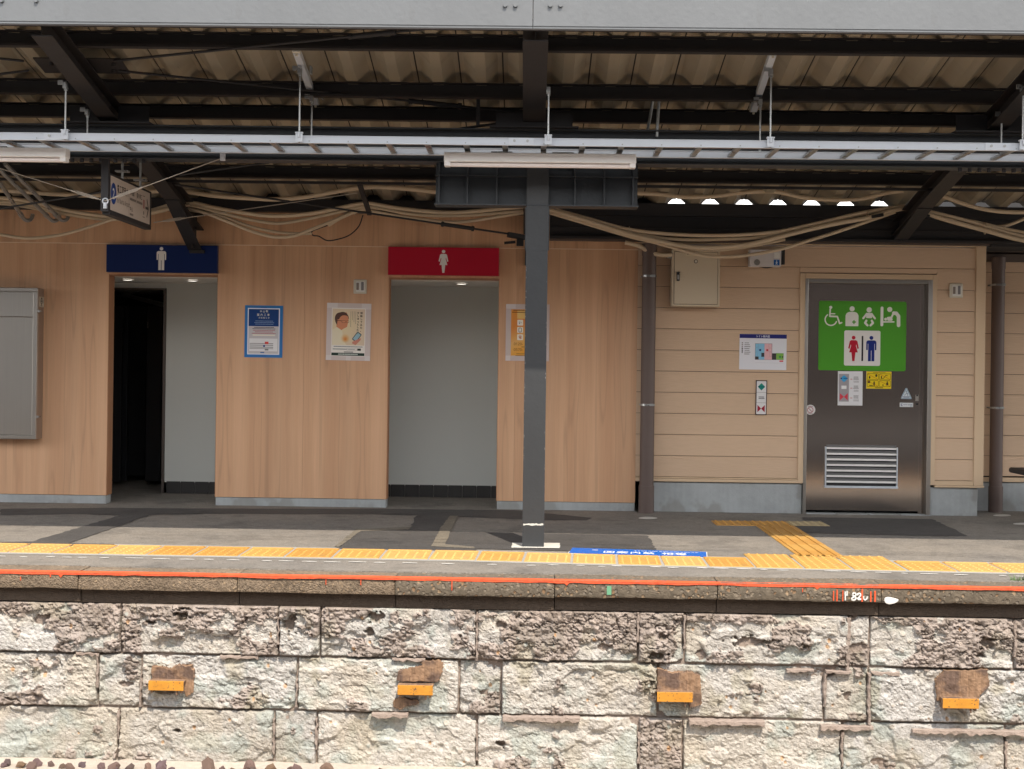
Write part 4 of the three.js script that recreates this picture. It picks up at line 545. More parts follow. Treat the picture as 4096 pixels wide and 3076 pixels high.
sheet('notice_poster', 'notice poster in a bright blue border with a dark blue heading on the wood wall', 'poster', Rc(979, 1222, 1131, 1430, 0), 0.001, 380, 520, (c, W, H) => {
  c.fillStyle = '#2f77bd'; c.fillRect(0, 0, W, H); c.fillStyle = '#2867aa'; c.fillRect(160, 14, 60, 10); c.fillRect(160, H - 20, 60, 8); c.fillStyle = '#e8eaf2'; c.fillRect(28, 26, W - 58, H - 54); c.fillStyle = '#123e7e'; c.fillRect(38, 36, W - 78, 172); c.strokeStyle = '#dcd8cc';
  let x = 148; for (const g of '中山駅') { glyph(c, g, x, 46, 24, 3); x += 30; } x = 120; for (const g of '案内工事') { glyph(c, g, x, 80, 26, 3); x += 34; } x = 136; for (const g of 'のお知らせ') { glyph(c, g, x, 113, 20, 2.4); x += 23; }
  bars(c, 84, 152, 214, 3, 16, 6, '#8fa6c8'); c.fillStyle = '#c9c6cc'; c.fillRect(38, 210, W - 78, 272); bars(c, 72, 216, 236, 2, 14, 7, '#4a4650'); bars(c, 66, 246, 250, 3, 15, 7, '#b56a70'); c.fillStyle = '#ece6da'; c.fillRect(80, 290, 226, 14); c.fillStyle = '#e9e9ee'; c.fillRect(48, 330, W - 98, 128); c.fillStyle = '#a9a9ae'; c.fillRect(52, 392, 236, 11); c.fillRect(52, 412, 236, 11); c.fillStyle = '#5b5560'; c.fillRect(52, 378, 236, 5); c.fillRect(52, 430, 236, 4); c.fillStyle = '#d9463f'; c.fillRect(204, 362, 36, 24); c.fillStyle = '#2d4c8e'; c.fillRect(188, 396, 18, 18); c.fillStyle = '#8c8c90'; c.fillRect(204, 434, 36, 16); c.fillStyle = '#3c67a8'; c.fillRect(160, 466, 40, 10);
}, -0.004, 0.003, mat({ lin: [0.03, 0.17, 0.48], roughness: 0.4 }));
sheet('man_poster', 'laminated poster with a drawn man in glasses and a hand holding a phone', 'poster', Rc(1306, 1213, 1483, 1442, 0), 0.001, 540, 700, (c, W, H) => {
  c.fillStyle = '#d3c6c4'; c.fillRect(0, 0, W, H); c.fillStyle = '#dcd4d4'; c.fillRect(0, 0, 130, 60); c.fillRect(425, 0, 115, 70); c.fillRect(0, 640, 66, 60); c.fillRect(245, 640, 60, 60); c.fillRect(475, 640, 65, 60); c.fillStyle = '#ece7e2'; c.fillRect(60, 58, 416, 590); c.fillStyle = '#e2d3b8'; c.fillRect(70, 70, 396, 444);
  let gr = c.createRadialGradient(180, 240, 20, 240, 300, 320); gr.addColorStop(0, '#ead9b0'); gr.addColorStop(1, '#dcc8b4'); c.fillStyle = gr; c.fillRect(70, 70, 396, 444); c.fillStyle = '#e9dfc6'; c.beginPath(); c.moveTo(72, 330); c.lineTo(130, 290); c.lineTo(190, 330); c.lineTo(210, 460); c.lineTo(250, 514); c.lineTo(72, 514); c.fill();
  c.fillStyle = '#d58f6c'; c.beginPath(); c.moveTo(120, 250); c.lineTo(120, 290); c.lineTo(185, 332); c.lineTo(198, 318); c.lineTo(250, 290); c.lineTo(270, 180); c.lineTo(240, 110); c.lineTo(140, 130); c.fill(); c.fillStyle = '#5a4038'; c.beginPath(); c.moveTo(128, 268); c.bezierCurveTo(80, 210, 90, 120, 160, 114); c.bezierCurveTo(220, 90, 270, 130, 272, 200); c.lineTo(258, 160); c.bezierCurveTo(220, 140, 170, 140, 150, 200); c.lineTo(132, 200); c.fill();
  c.strokeStyle = '#5a3e34'; c.lineWidth = 7; c.beginPath(); c.moveTo(128, 214); c.lineTo(190, 218); c.stroke(); c.lineWidth = 4; c.strokeStyle = '#8c5a48'; c.beginPath(); c.roundRect(186, 212, 46, 28, 10); c.stroke(); c.beginPath(); c.roundRect(240, 212, 32, 26, 10); c.stroke();
  gr = c.createRadialGradient(232, 440, 6, 232, 430, 62); gr.addColorStop(0, '#dd8a45'); gr.addColorStop(1, 'rgba(226,190,120,0)'); c.fillStyle = gr; c.fillRect(160, 360, 150, 150); c.save(); c.translate(372, 412); c.rotate(0.62); c.fillStyle = '#3d4048'; c.beginPath(); c.roundRect(-34, -62, 66, 118, 12); c.fill(); c.fillStyle = '#9cc0cf'; c.fillRect(-26, -52, 50, 98); c.restore(); c.fillStyle = '#cf8a78'; c.beginPath(); c.moveTo(320, 470); c.lineTo(400, 430); c.lineTo(424, 424); c.lineTo(418, 450); c.lineTo(360, 510); c.lineTo(316, 490); c.fill();
  c.strokeStyle = '#4c4038'; let y = 102; for (const g of '相談してみた。') { glyph(c, g, 408, y, 29, 4); y += 36; } y = 102; for (const g of '少しほっとした。') { glyph(c, g, 368, y, 28, 4); y += 35; } c.fillStyle = '#8a7c6c'; for (let k = 0; k < 4; k++) for (let q = 100; q < 200 + hash(k, 1) * 110; q += 12) c.fillRect(290 + k * 20, q, 6, 8);
  bars(c, 92, 528, 350, 1, 10, 8, '#55606a', 0); bars(c, 82, 558, 170, 1, 10, 10, '#6d7076', 0); c.strokeStyle = '#8b8f96'; c.lineWidth = 2; c.strokeRect(254, 552, 120, 26); bars(c, 264, 560, 90, 1, 10, 8, '#888c92', 0); c.fillStyle = '#24302c'; c.fillRect(382, 552, 44, 26); bars(c, 220, 592, 110, 1, 10, 10, '#555', 0); c.fillStyle = '#22382f'; c.fillRect(66, 608, 404, 34); bars(c, 150, 618, 236, 1, 10, 14, '#cfd6d0', 0);
}, -0.012, 0.003, mat({ lin: [0.6, 0.55, 0.55], roughness: 0.35 }));
sheet('hotline_poster', 'orange phone-line poster in a clear sleeve half hidden behind the steel column', 'poster', Rc(2023, 1217, 2197, 1444, 0), 0.001, 540, 700, (c, W, H) => {
  c.fillStyle = '#cbbdbb'; c.fillRect(0, 0, W, H); c.fillStyle = '#d8cfcf'; c.fillRect(0, 0, 120, 56); c.fillRect(0, 636, 60, 64); let g = c.createLinearGradient(70, 60, 420, 640); g.addColorStop(0, '#e09a45'); g.addColorStop(0.3, '#dd8b45'); g.addColorStop(0.55, '#e6b570'); g.addColorStop(0.8, '#e7a540'); g.addColorStop(1, '#ecd9a0'); c.fillStyle = g; c.fillRect(64, 64, 412, 572); c.fillStyle = 'rgba(238,214,140,.75)'; c.fillRect(140, 70, 110, 110);
  bars(c, 76, 70, 300, 2, 24, 12, '#8a4c1c'); c.fillStyle = '#c4532a'; c.font = 'bold 30px sans-serif'; c.fillStyle = '#efe9df'; for (const y of [192, 282, 372]) { c.beginPath(); c.roundRect(142, y, 72, 72, 8); c.fill(); } c.strokeStyle = '#4b4a58'; glyph(c, 'い', 158, 208, 40, 5); c.lineWidth = 6; c.beginPath(); c.roundRect(162, 294, 32, 50, 6); c.stroke(); c.strokeStyle = '#c06a40'; glyph(c, '電', 158, 386, 42, 4.5);
  c.fillStyle = '#8c4a1f'; c.font = '46px sans-serif'; c.fillText('0120-', 100, 508); c.fillText('0570-', 100, 578); bars(c, 196, 524, 60, 1, 8, 7, '#6b4a30', 0); bars(c, 120, 610, 150, 2, 22, 8, '#7b5a35');
}, 0, 0.003, mat({ lin: [0.56, 0.5, 0.5], roughness: 0.35 }));
sheet('toilet_map', 'white toilet floor plan board with a dark blue heading on the siding', 'sign board', Rc(2957, 1337, 3146, 1479, 0), 0.001, 870, 650, (c, W, H) => {
  c.fillStyle = '#dfe1ea'; c.fillRect(0, 0, W, H); c.fillStyle = '#1c2170'; c.fillRect(0, 0, W, 74); c.strokeStyle = '#cfd2e2'; let x = 302; for (const g of 'トイレ案内図') { glyph(c, g, x, 18, 40, 6); x += 43; }
  c.fillStyle = '#86bfe0'; c.fillRect(290, 170, 172, 296); c.fillStyle = '#e3b6bd'; c.fillRect(462, 170, 140, 296); c.fillStyle = '#7fb552'; c.fillRect(680, 344, 136, 120); c.fillStyle = '#3f3b40'; c.fillRect(290, 410, 66, 56); c.fillRect(406, 340, 54, 74); c.fillRect(604, 346, 74, 120); c.strokeStyle = '#7b6b78'; c.lineWidth = 4; c.strokeRect(290, 170, 312, 296); c.strokeRect(680, 344, 136, 120); c.lineWidth = 2; for (const q of [[296, 176, 54, 60], [296, 250, 54, 60], [540, 176, 54, 60], [540, 260, 54, 56], [296, 326, 34, 80], [560, 326, 34, 80]]) c.strokeRect(...q); c.fillStyle = '#23357c'; c.fillRect(366, 272, 34, 36); c.fillStyle = '#c2293a'; c.fillRect(496, 272, 34, 36); c.fillStyle = '#2e8b57'; c.fillRect(736, 392, 30, 34); c.fillStyle = '#33383c'; c.fillRect(784, 398, 22, 26); c.fillStyle = '#d2515c'; c.fillRect(742, 474, 70, 28); c.strokeStyle = '#b3b5be'; c.beginPath(); c.moveTo(300, 520); c.lineTo(816, 528); c.stroke(); for (let k = 0; k < 7; k++) { c.fillStyle = k > 2 ? '#43454c' : '#9a9298'; c.fillRect(40, 150 + k * 34, 26, k < 6 ? 22 : 2); bars(c, 88, 156 + k * 34, 90 + (k % 3) * 12, 1, 9, 13, '#6b6b72', 0.2); }
}, -0.004);
sheet('status_plate', 'narrow white plate with a green diamond over a red bow-tie shape, dark rim', 'sign plate', Rc(3022, 1521, 3067, 1660, 0), 0.001, 200, 620, (c, W, H) => {
  c.fillStyle = '#3b2a2c'; c.fillRect(0, 0, W, H); c.fillStyle = '#d9d9dc'; c.beginPath(); c.roundRect(14, 14, W - 28, H - 28, 10); c.fill(); c.fillStyle = '#0d8378'; c.beginPath(); c.moveTo(100, 50); c.lineTo(166, 116); c.lineTo(100, 182); c.lineTo(34, 116); c.fill(); c.fillStyle = '#14424e'; c.fillRect(50, 104, 24, 24); bars(c, 80, 108, 66, 1, 8, 14, '#145e5e', 0); c.fillStyle = '#5a4a4c'; c.fillRect(14, 214, W - 28, 4); c.fillRect(14, 400, W - 28, 4); bars(c, 52, 290, 96, 2, 26, 16, '#5a565a', 0); c.fillStyle = '#9a2136'; c.beginPath(); c.moveTo(34, 440); c.lineTo(100, 506); c.lineTo(34, 572); c.fill(); c.beginPath(); c.moveTo(166, 440); c.lineTo(100, 506); c.lineTo(166, 572); c.fill();
}, -0.006, 0.006, mat({ lin: [0.05, 0.03, 0.03], roughness: 0.4 }));
{ // green sign on the steel door
  const z = -0.034, r = Rc(3274, 1205, 3624, 1483, z), s = thing('accessible_toilet_sign', 'large green sign of white wheelchair, ostomate and baby pictograms on the steel door', 'toilet sign', [r.x, r.y - r.h / 2, z]);
  const t = canvasTex(1024, 810, (c, W, H) => {
    c.fillStyle = '#4d9a2a'; c.fillRect(0, 0, W, H); const w = '#e4e4de'; c.fillStyle = c.strokeStyle = w; c.lineCap = c.lineJoin = 'round';
    c.beginPath(); c.arc(138, 76, 18, 0, 7); c.fill(); c.lineWidth = 19; c.beginPath(); c.moveTo(132, 100); c.lineTo(128, 180); c.lineTo(216, 182); c.lineTo(244, 262); c.lineTo(268, 252); c.stroke(); c.lineWidth = 13; c.beginPath(); c.moveTo(132, 150); c.lineTo(186, 150); c.stroke(); c.lineWidth = 15; c.beginPath(); c.arc(142, 218, 68, 0.35, 4.08); c.stroke();
    c.beginPath(); c.arc(388, 90, 30, 0, 7); c.fill(); c.beginPath(); c.roundRect(312, 126, 152, 166, [52, 52, 6, 6]); c.fill(); c.fillStyle = '#4d9a2a'; c.fillRect(390, 236, 44, 15); c.fillRect(404, 222, 15, 44);
    c.fillStyle = w; c.beginPath(); c.arc(588, 100, 31, 0, 7); c.fill(); c.lineWidth = 24; c.beginPath(); c.moveTo(560, 146); c.lineTo(520, 198); c.moveTo(616, 146); c.lineTo(656, 198); c.stroke(); c.beginPath(); c.moveTo(552, 136); c.lineTo(624, 136); c.lineTo(622, 196); c.lineTo(554, 196); c.fill(); c.lineWidth = 26; c.beginPath(); c.moveTo(556, 226); c.lineTo(542, 252); c.lineTo(570, 280); c.moveTo(620, 226); c.lineTo(634, 252); c.lineTo(606, 280); c.stroke();
    c.lineWidth = 34; c.beginPath(); c.moveTo(738, 76); c.lineTo(738, 272); c.stroke(); c.lineWidth = 16; c.beginPath(); c.moveTo(748, 238); c.lineTo(878, 236); c.stroke(); c.beginPath(); c.arc(828, 92, 30, 0, 7); c.fill(); c.lineWidth = 42; c.beginPath(); c.moveTo(876, 134); c.lineTo(906, 136); c.lineTo(932, 170); c.lineTo(934, 276); c.stroke(); c.lineWidth = 22; c.beginPath(); c.moveTo(872, 136); c.lineTo(850, 184); c.lineTo(806, 190); c.stroke(); c.beginPath(); c.arc(782, 206, 17, 0, 7); c.fill(); c.beginPath(); c.roundRect(800, 190, 64, 34, 16); c.fill();
    c.fillStyle = '#e0dedd'; c.beginPath(); c.roundRect(300, 342, 424, 410, 20); c.fill(); womanFig(c, 410, 402, 296, '#b4122f'); manFig(c, 618, 402, 296, '#142a7c'); gapsMan(c, 618, 402, 296, '#e0dedd'); c.fillStyle = '#22202a'; c.fillRect(504, 404, 20, 292);
  });
  const sh = (w, h, q) => { const g = new THREE.Shape(), x = w / 2, y = h / 2; g.moveTo(-x + q, -y); g.lineTo(x - q, -y); g.quadraticCurveTo(x, -y, x, -y + q); g.lineTo(x, y - q); g.quadraticCurveTo(x, y, x - q, y); g.lineTo(-x + q, y); g.quadraticCurveTo(-x, y, -x, y - q); g.lineTo(-x, -y + q); g.quadraticCurveTo(-x, -y, -x + q, -y); return g; };
  part(s, 'backing', new THREE.ExtrudeGeometry(sh(r.w, r.h, 0.02), { depth: 0.003, bevelEnabled: false }).translate(r.x, r.y, z), M.green);
  const f = new THREE.ShapeGeometry(sh(r.w - 0.001, r.h - 0.001, 0.02), 8), p = f.attributes.position, uv = f.attributes.uv; for (let i = 0; i < p.count; i++) uv.setXY(i, p.getX(i) / r.w + 0.5, p.getY(i) / r.h + 0.5);
  part(s, 'printed_face', f.translate(r.x, r.y, z + 0.004), print(t, 0.35), { uv: false });
}
const dz = -0.034;
sheet('lock_guide_sheet', 'white sheet with a blue diamond and red bow-tie below the green sign', 'notice', Rc(3351, 1485, 3450, 1622, dz), dz, 424, 590, (c, W, H) => {
  c.fillStyle = '#dcdde2'; c.fillRect(0, 0, W, H); c.fillStyle = '#9d9aa0'; c.fillRect(18, 46, 172, 478); c.fillStyle = '#3f9fd4'; c.beginPath(); c.moveTo(104, 66); c.lineTo(172, 126); c.lineTo(104, 190); c.lineTo(36, 126); c.fill(); c.fillStyle = '#17386c'; c.fillRect(44, 112, 30, 22); bars(c, 92, 114, 66, 1, 9, 18, '#1c4b84', 0); c.fillStyle = '#e7e9ec'; c.fillRect(60, 248, 88, 58); c.fillStyle = '#d03f4f'; c.beginPath(); c.moveTo(34, 378); c.lineTo(104, 440); c.lineTo(34, 504); c.fill(); c.beginPath(); c.moveTo(170, 378); c.lineTo(104, 440); c.lineTo(170, 504); c.fill(); for (const y of [92, 248, 416]) { bars(c, 264, y, 92, 3, 20, 11, '#6c6a70', 0.2); bars(c, 264, y + 72, 100, 2, 18, 9, '#85838a', 0.2); c.fillStyle = '#c9a3a8'; c.beginPath(); c.moveTo(206, y + 45); c.lineTo(232, y + 28); c.lineTo(232, y + 62); c.fill(); c.fillRect(232, y + 38, 20, 14); }
}, 0.004);
sheet('warning_sticker', 'yellow warning sticker with four crossed-out black drawings on the steel door', 'sticker', Rc(3465, 1486, 3565, 1555, dz), dz, 424, 294, (c, W, H) => {
  c.fillStyle = '#e3c81c'; c.fillRect(0, 0, W, H); c.strokeStyle = '#4a3d10'; c.lineWidth = 6; for (const [x, y] of [[14, 38], [220, 38], [14, 156], [220, 156]]) { c.beginPath(); c.roundRect(x, y, 190, 102, 12); c.stroke(); } c.fillStyle = '#2e2a1c'; c.beginPath(); c.ellipse(54, 102, 13, 24, 0, 0, 7); c.fill(); c.beginPath(); c.ellipse(168, 70, 18, 24, 0, 0, 7); c.fill(); c.lineWidth = 10; c.beginPath(); c.moveTo(240, 126); c.lineTo(290, 116); c.lineTo(330, 64); c.lineTo(360, 70); c.stroke(); c.fillRect(246, 74, 18, 40); c.fillRect(24, 160, 40, 40); c.beginPath(); c.ellipse(132, 210, 14, 42, 0, 0, 7); c.fill(); c.fillRect(50, 236, 60, 14); c.fillRect(338, 192, 36, 44); c.beginPath(); c.arc(356, 178, 12, 0, 7); c.fill(); c.fillRect(276, 218, 16, 30); c.strokeStyle = '#b8651d'; c.lineWidth = 6; for (const [x, y] of [[14, 38], [220, 38], [14, 156], [220, 156]]) { c.beginPath(); c.moveTo(x + 6, y + 6); c.lineTo(x + 184, y + 96); c.stroke(); } bars(c, 110, 14, 210, 1, 9, 10, '#6a5a14', 0); bars(c, 150, 270, 130, 1, 9, 14, '#5a4c12', 0);
}, -0.003);
{ const round = (name, label, px, py, r, draw) => { const q = P(px, py, dz), s = thing(name, label, 'sticker', [q.x, q.y - r, dz]); part(s, 'backing', cyl(r, 0.002, q.x, q.y, dz + 0.001, 'z', 32), M.white); const g = new THREE.CircleGeometry(r * 0.99, 32).translate(q.x, q.y, dz + 0.0028); part(s, 'printed_face', g, print(canvasTex(170, 170, draw)), { uv: false }); };
  round('no_smoking_sticker', 'round white sticker with a red prohibition ring low on the door left side', 3241, 1639, 0.043, (c) => { c.fillStyle = '#dddadb'; c.fillRect(0, 0, 170, 170); c.strokeStyle = '#a05058'; c.lineWidth = 10; c.beginPath(); c.arc(84, 88, 48, 0, 7); c.stroke(); c.beginPath(); c.moveTo(50, 54); c.lineTo(118, 122); c.stroke(); bars(c, 44, 22, 80, 1, 8, 12, '#8a7478', 0); bars(c, 44, 146, 80, 1, 8, 9, '#8a7478', 0); });
}
{ // triangular sticker and maker's label beside the lock
  const q = P(3625, 1574, dz), w = 0.089, h = 0.094, s = thing('caution_sticker', 'small pale blue triangular caution sticker beside the door lock', 'sticker', [q.x, q.y - h / 2, dz]), sh = new THREE.Shape(); sh.moveTo(-w / 2, -h / 2); sh.lineTo(w / 2, -h / 2); sh.lineTo(w / 2, -h / 2 + 0.014); sh.lineTo(0.006, h / 2); sh.lineTo(-0.006, h / 2); sh.lineTo(-w / 2, -h / 2 + 0.014);
  part(s, 'backing', new THREE.ExtrudeGeometry(sh, { depth: 0.0015, bevelEnabled: false }).translate(q.x, q.y, dz), mat({ lin: [0.3, 0.36, 0.42], roughness: 0.4 }));
  const f = new THREE.ShapeGeometry(sh), p = f.attributes.position, uv = f.attributes.uv; for (let i = 0; i < p.count; i++) uv.setXY(i, p.getX(i) / w + 0.5, p.getY(i) / h + 0.5);
  part(s, 'printed_face', f.translate(q.x, q.y, dz + 0.0022), print(canvasTex(180, 190, (c) => { c.fillStyle = '#8fa3b4'; c.fillRect(0, 0, 180, 190); c.fillStyle = '#cfd8dd'; c.beginPath(); c.moveTo(90, 18); c.lineTo(166, 172); c.lineTo(14, 172); c.fill(); c.strokeStyle = c.fillStyle = '#33507a'; c.lineWidth = 7; c.beginPath(); c.arc(90, 56, 9, 0, 7); c.fill(); c.beginPath(); c.moveTo(84, 70); c.lineTo(108, 92); c.lineTo(66, 110); c.lineTo(66, 140); c.moveTo(108, 92); c.lineTo(116, 136); c.stroke(); c.fillRect(30, 146, 120, 8); bars(c, 40, 160, 100, 1, 6, 8, '#4a6288', 0); })), { uv: false });
  sheet('door_label', 'small white label with a blue crescent mark and AUTO DOOR lettering', 'label', Rc(3599, 1611, 3652, 1628, dz), dz, 216, 70, (c, W, H) => { c.fillStyle = '#d5dbdf'; c.fillRect(0, 0, W, H); c.strokeStyle = '#27366c'; c.lineWidth = 10; c.beginPath(); c.arc(32, 34, 14, 0.7, 5.5); c.stroke(); c.fillStyle = '#3b4a72'; c.font = 'bold 26px sans-serif'; c.fillText('AUTO DOOR', 54, 42, 150); c.fillRect(166, 52, 32, 7); });
}
const sensor = (px, py, label) => { const q = P(px, py, 0), w = 0.112, h = 0.122, s = thing('wall_sensor', label, 'sensor panel', [q.x, q.y - h / 2, 0.002], 'twin sensor plates on the walls'); part(s, 'cover_plate', rb(w, h, 0.016, q.x, q.y, 0.010, 0.006), M.plastic); part(s, 'inner_frame', rb(w * 0.68, h * 0.74, 0.006, q.x + 0.004, q.y, 0.020, 0.003), M.white); part(s, 'sensor_window', rb(0.022, 0.062, 0.006, q.x - 0.020, q.y + 0.002, 0.0235, 0.003), mat({ lin: [0.24, 0.2, 0.17], roughness: 0.35 })); part(s, 'light_window', rb(0.022, 0.072, 0.010, q.x + 0.022, q.y + 0.004, 0.0245, 0.004), M.sensor); };
sensor(1441, 1147, 'square beige sensor plate on the wood wall left of the red sign'); sensor(3823, 1163, 'square beige sensor plate on the siding right of the steel door');
{ // beige control box
  const r = Rc(2686, 1000, 2877, 1227, 0.12), d = 0.13, z = 0.02, s = thing('control_box', 'beige metal control box with a black key handle under the cable bundle', 'control box', [r.x, r.y - r.h / 2, z]);
  part(s, 'case', rb(r.w, r.h, d, r.x, r.y, z + d / 2, 0.006), M.boxBeige); part(s, 'door_gap', bx(r.w - 0.034, r.h - 0.034, 0.002, r.x, r.y, z + d + 0.0005), M.brownTrim); const dr = part(s, 'door', rb(r.w - 0.042, r.h - 0.042, 0.008, r.x, r.y, z + d + 0.004, 0.003), M.boxBeige);
  const k = P(2712, 1106, z + d); part(dr, 'handle', [rb(0.026, 0.078, 0.012, k.x, k.y, z + d + 0.012, 0.004)], M.beamDark); part(dr, 'handle_button', rb(0.014, 0.04, 0.006, k.x, k.y - 0.006, z + d + 0.02, 0.002), M.steel);
  const b = P(2783, 1046, z + d); part(dr, 'lamp_ring', new THREE.TorusGeometry(0.013, 0.0035, 8, 24).translate(b.x, b.y, z + d + 0.011), M.brownTrim); part(dr, 'lamp_button', cyl(0.011, 0.008, b.x, b.y, z + d + 0.011, 'z', 20), M.plastic);
  const lb = Rc(2744, 1010, 2792, 1022, z + d); part(dr, 'name_label', new THREE.PlaneGeometry(lb.w, lb.h).translate(lb.x, lb.y, z + d + 0.0095), print(canvasTex(120, 30, (c) => { c.fillStyle = '#d8ccb4'; c.fillRect(0, 0, 120, 30); bars(c, 8, 8, 46, 1, 8, 14, '#3a342c', 0); })), { uv: false });
  part(s, 'gland', [cyl(0.02, 0.05, r.x - r.w / 2 - 0.02, r.y + 0.19, z + 0.06, 'x', 12), cyl(0.026, 0.016, r.x - r.w / 2 - 0.01, r.y + 0.19, z + 0.06, 'x', 6)], M.galv);
}
{ // white guidance speaker
  const z = 0.12, r = Rc(3000, 998, 3125, 1066, z), s = thing('guidance_speaker', 'white guidance speaker box with a round grille and a blue walker sticker', 'speaker', [r.x, r.y - r.h / 2, 0.01]);
  part(s, 'case', rb(r.w, r.h, 0.10, r.x, r.y, z - 0.05, 0.005), mat({ lin: [0.58, 0.56, 0.57], roughness: 0.45 }));
  const q = P(3028, 1049, z); part(s, 'grille', [cyl(0.028, 0.003, q.x, q.y, z + 0.001, 'z', 8)], mat({ lin: [0.3, 0.29, 0.28], roughness: 0.7 })); const hol = []; for (let a = 0; a < 7; a++) for (let b = 0; b < 7; b++) { const x = (a - 3) * 0.007, y = (b - 3) * 0.007; if (Math.hypot(x, y) < 0.023) hol.push(cyl(0.002, 0.002, q.x + x, q.y + y, z + 0.003, 'z', 6)); } part(s, 'grille_hole', hol, M.black, { kind: 'stuff' });
  const k = Rc(3095, 1039, 3118, 1061, z); part(s, 'walker_sticker', new THREE.PlaneGeometry(k.w, k.h).translate(k.x, k.y, z + 0.0015), print(canvasTex(96, 96, (c) => { c.fillStyle = '#2a6fb4'; c.fillRect(0, 0, 96, 96); c.fillStyle = '#0f59a6'; c.fillRect(6, 6, 84, 84); c.strokeStyle = c.fillStyle = '#dfe6ea'; c.beginPath(); c.arc(48, 18, 8, 0, 7); c.fill(); c.lineWidth = 9; c.lineCap = 'round'; c.beginPath(); c.moveTo(48, 30); c.lineTo(46, 54); c.lineTo(34, 84); c.moveTo(46, 54); c.lineTo(58, 84); c.moveTo(48, 34); c.lineTo(34, 54); c.moveTo(48, 34); c.lineTo(62, 50); c.stroke(); })), { uv: false });
  const w = Rc(3097, 1010, 3119, 1034, z); part(s, 'paper_label', new THREE.PlaneGeometry(w.w, w.h).translate(w.x, w.y, z + 0.0015), M.white);
  part(s, 'mount', [b2(r.x + r.w / 2 + 0.005, r.x + r.w / 2 + 0.045, r.y - 0.045, r.y + 0.08, 0.0, 0.05, 0.003)], M.beamDark); const cc = P(3130, 1045, 0.08); part(s, 'lead', tube([V(cc.x, cc.y + 0.06, 0.07), V(cc.x + 0.01, cc.y - 0.02, 0.08), V(cc.x + 0.02, cc.y - 0.015, 0.05), V(cc.x - 0.12, cc.y - 0.055, 0.06), V(cc.x - 0.2, cc.y - 0.045, 0.06)], 0.005, 30, 6), M.black);
}
{ // stainless cabinet at the left edge
  const xr = WX(173, 1450), yt = P(100, 1151, 0.15).y, yb = P(100, 1757, 0.15).y, xl = xr - 1.3, z = 0.002, d = 0.152, s = thing('steel_cabinet', 'stainless steel display cabinet cut by the left picture edge, hung on the wood wall', 'cabinet', [(xl + xr) / 2, yb, z]);
  part(s, 'case', rb(xr - xl, yt - yb, d - 0.024, (xl + xr) / 2, (yt + yb) / 2, z + (d - 0.024) / 2, 0.004), mat({ lin: [0.36, 0.29, 0.24], metalness: 0.6, roughness: 0.45, roughnessMap: T.steelR }));
  const fr = part(s, 'door_frame', [b2(xl, xr, yt - 0.034, yt, z + d - 0.023, z + d, 0.004), b2(xl, xr, yb, yb + 0.034, z + d - 0.023, z + d, 0.004), b2(xr - 0.038, xr, yb + 0.0345, yt - 0.0345, z + d - 0.023, z + d - 0.001, 0.004), b2(xl, xl + 0.038, yb + 0.0345, yt - 0.0345, z + d - 0.023, z + d - 0.001, 0.004)], M.steel);
  const ys = P(100, 1268, 0.15).y; part(s, 'door_panel', b2(xl + 0.039, xr - 0.039, ys + 0.002, yt - 0.035, z + d - 0.0225, z + d - 0.012, 0.003), M.steel); part(s, 'door_panel', b2(xl + 0.039, xr - 0.039, yb + 0.035, ys - 0.002, z + d - 0.0225, z + d - 0.012, 0.003), M.steel, { ox: 0.3 });
  for (const py of [1245, 1667]) { const y = P(150, py, 0.1).y; part(s, 'latch', [rb(0.012, 0.022, 0.036, xr + 0.005, y, z + d - 0.024, 0.003), rb(0.01, 0.012, 0.04, xr + 0.011, y, z + d - 0.05, 0.003), cyl(0.004, 0.02, xr + 0.012, y, z + d - 0.03, 'y', 8)], M.galv); }
  const q = P(157, 1207, 0.08), g = new THREE.PlaneGeometry(0.115, 0.088).rotateY(PI / 2).translate(xr + 0.0025, q.y, z + 0.062); part(s, 'maker_label', g, print(canvasTex(150, 115, (c) => { c.fillStyle = '#c9c2b2'; c.fillRect(0, 0, 150, 115); c.strokeStyle = c.fillStyle = '#33302c'; c.lineWidth = 11; c.beginPath(); c.ellipse(75, 50, 24, 36, 0, 0, 7); c.stroke(); c.fillRect(70, 18, 10, 64); c.fillRect(50, 45, 50, 10); c.fillRect(22, 34, 10, 32); c.fillRect(118, 34, 10, 32); c.fillRect(48, 98, 54, 8); })), { uv: false });
}
const downpipe = (px, py0, py1, z, r, label, clampY, colY) => {
  const q = P(px, 1550, z), yb = Math.max(0.0, P(px, py1, z).y), yt = P(px, py0, z).y, s = thing('downpipe', label, 'downpipe', [q.x, yb, z], 'brown rain downpipes');
  part(s, 'pipe', cyl(r, yt - yb - 0.02, q.x, (yt + yb) / 2, z, 'y', 28), M.pipe); const yc = P(px, colY, z).y; part(s, 'collar', [cyl(r * 1.1, yc - yb, q.x, (yc + yb) / 2, z, 'y', 28), cyl(r * 1.07, 0.1, q.x, yt - 0.05, z, 'y', 28)], M.pipe);
  for (const py of clampY) { const y = P(px, py, z).y; part(s, 'clamp', [cyl(r * 1.05, 0.016, q.x, y, z, 'y', 28), bx(0.03, 0.02, 0.02, q.x + r * 0.5, y, z + r * 0.95), bx(0.02, 0.014, 0.1, q.x - r * 0.9, y, z - 0.06)], M.galv); }
};
downpipe(2591, 975, 2057, 0.1, 0.0600, 'brown downpipe between the wood wall and the siding', [1105, 1619], 1942);
downpipe(3988, 1030, 2056, REC + 0.1, 0.0560, 'brown downpipe in the recess right of the siding corner', [1140, 1631], 1945);
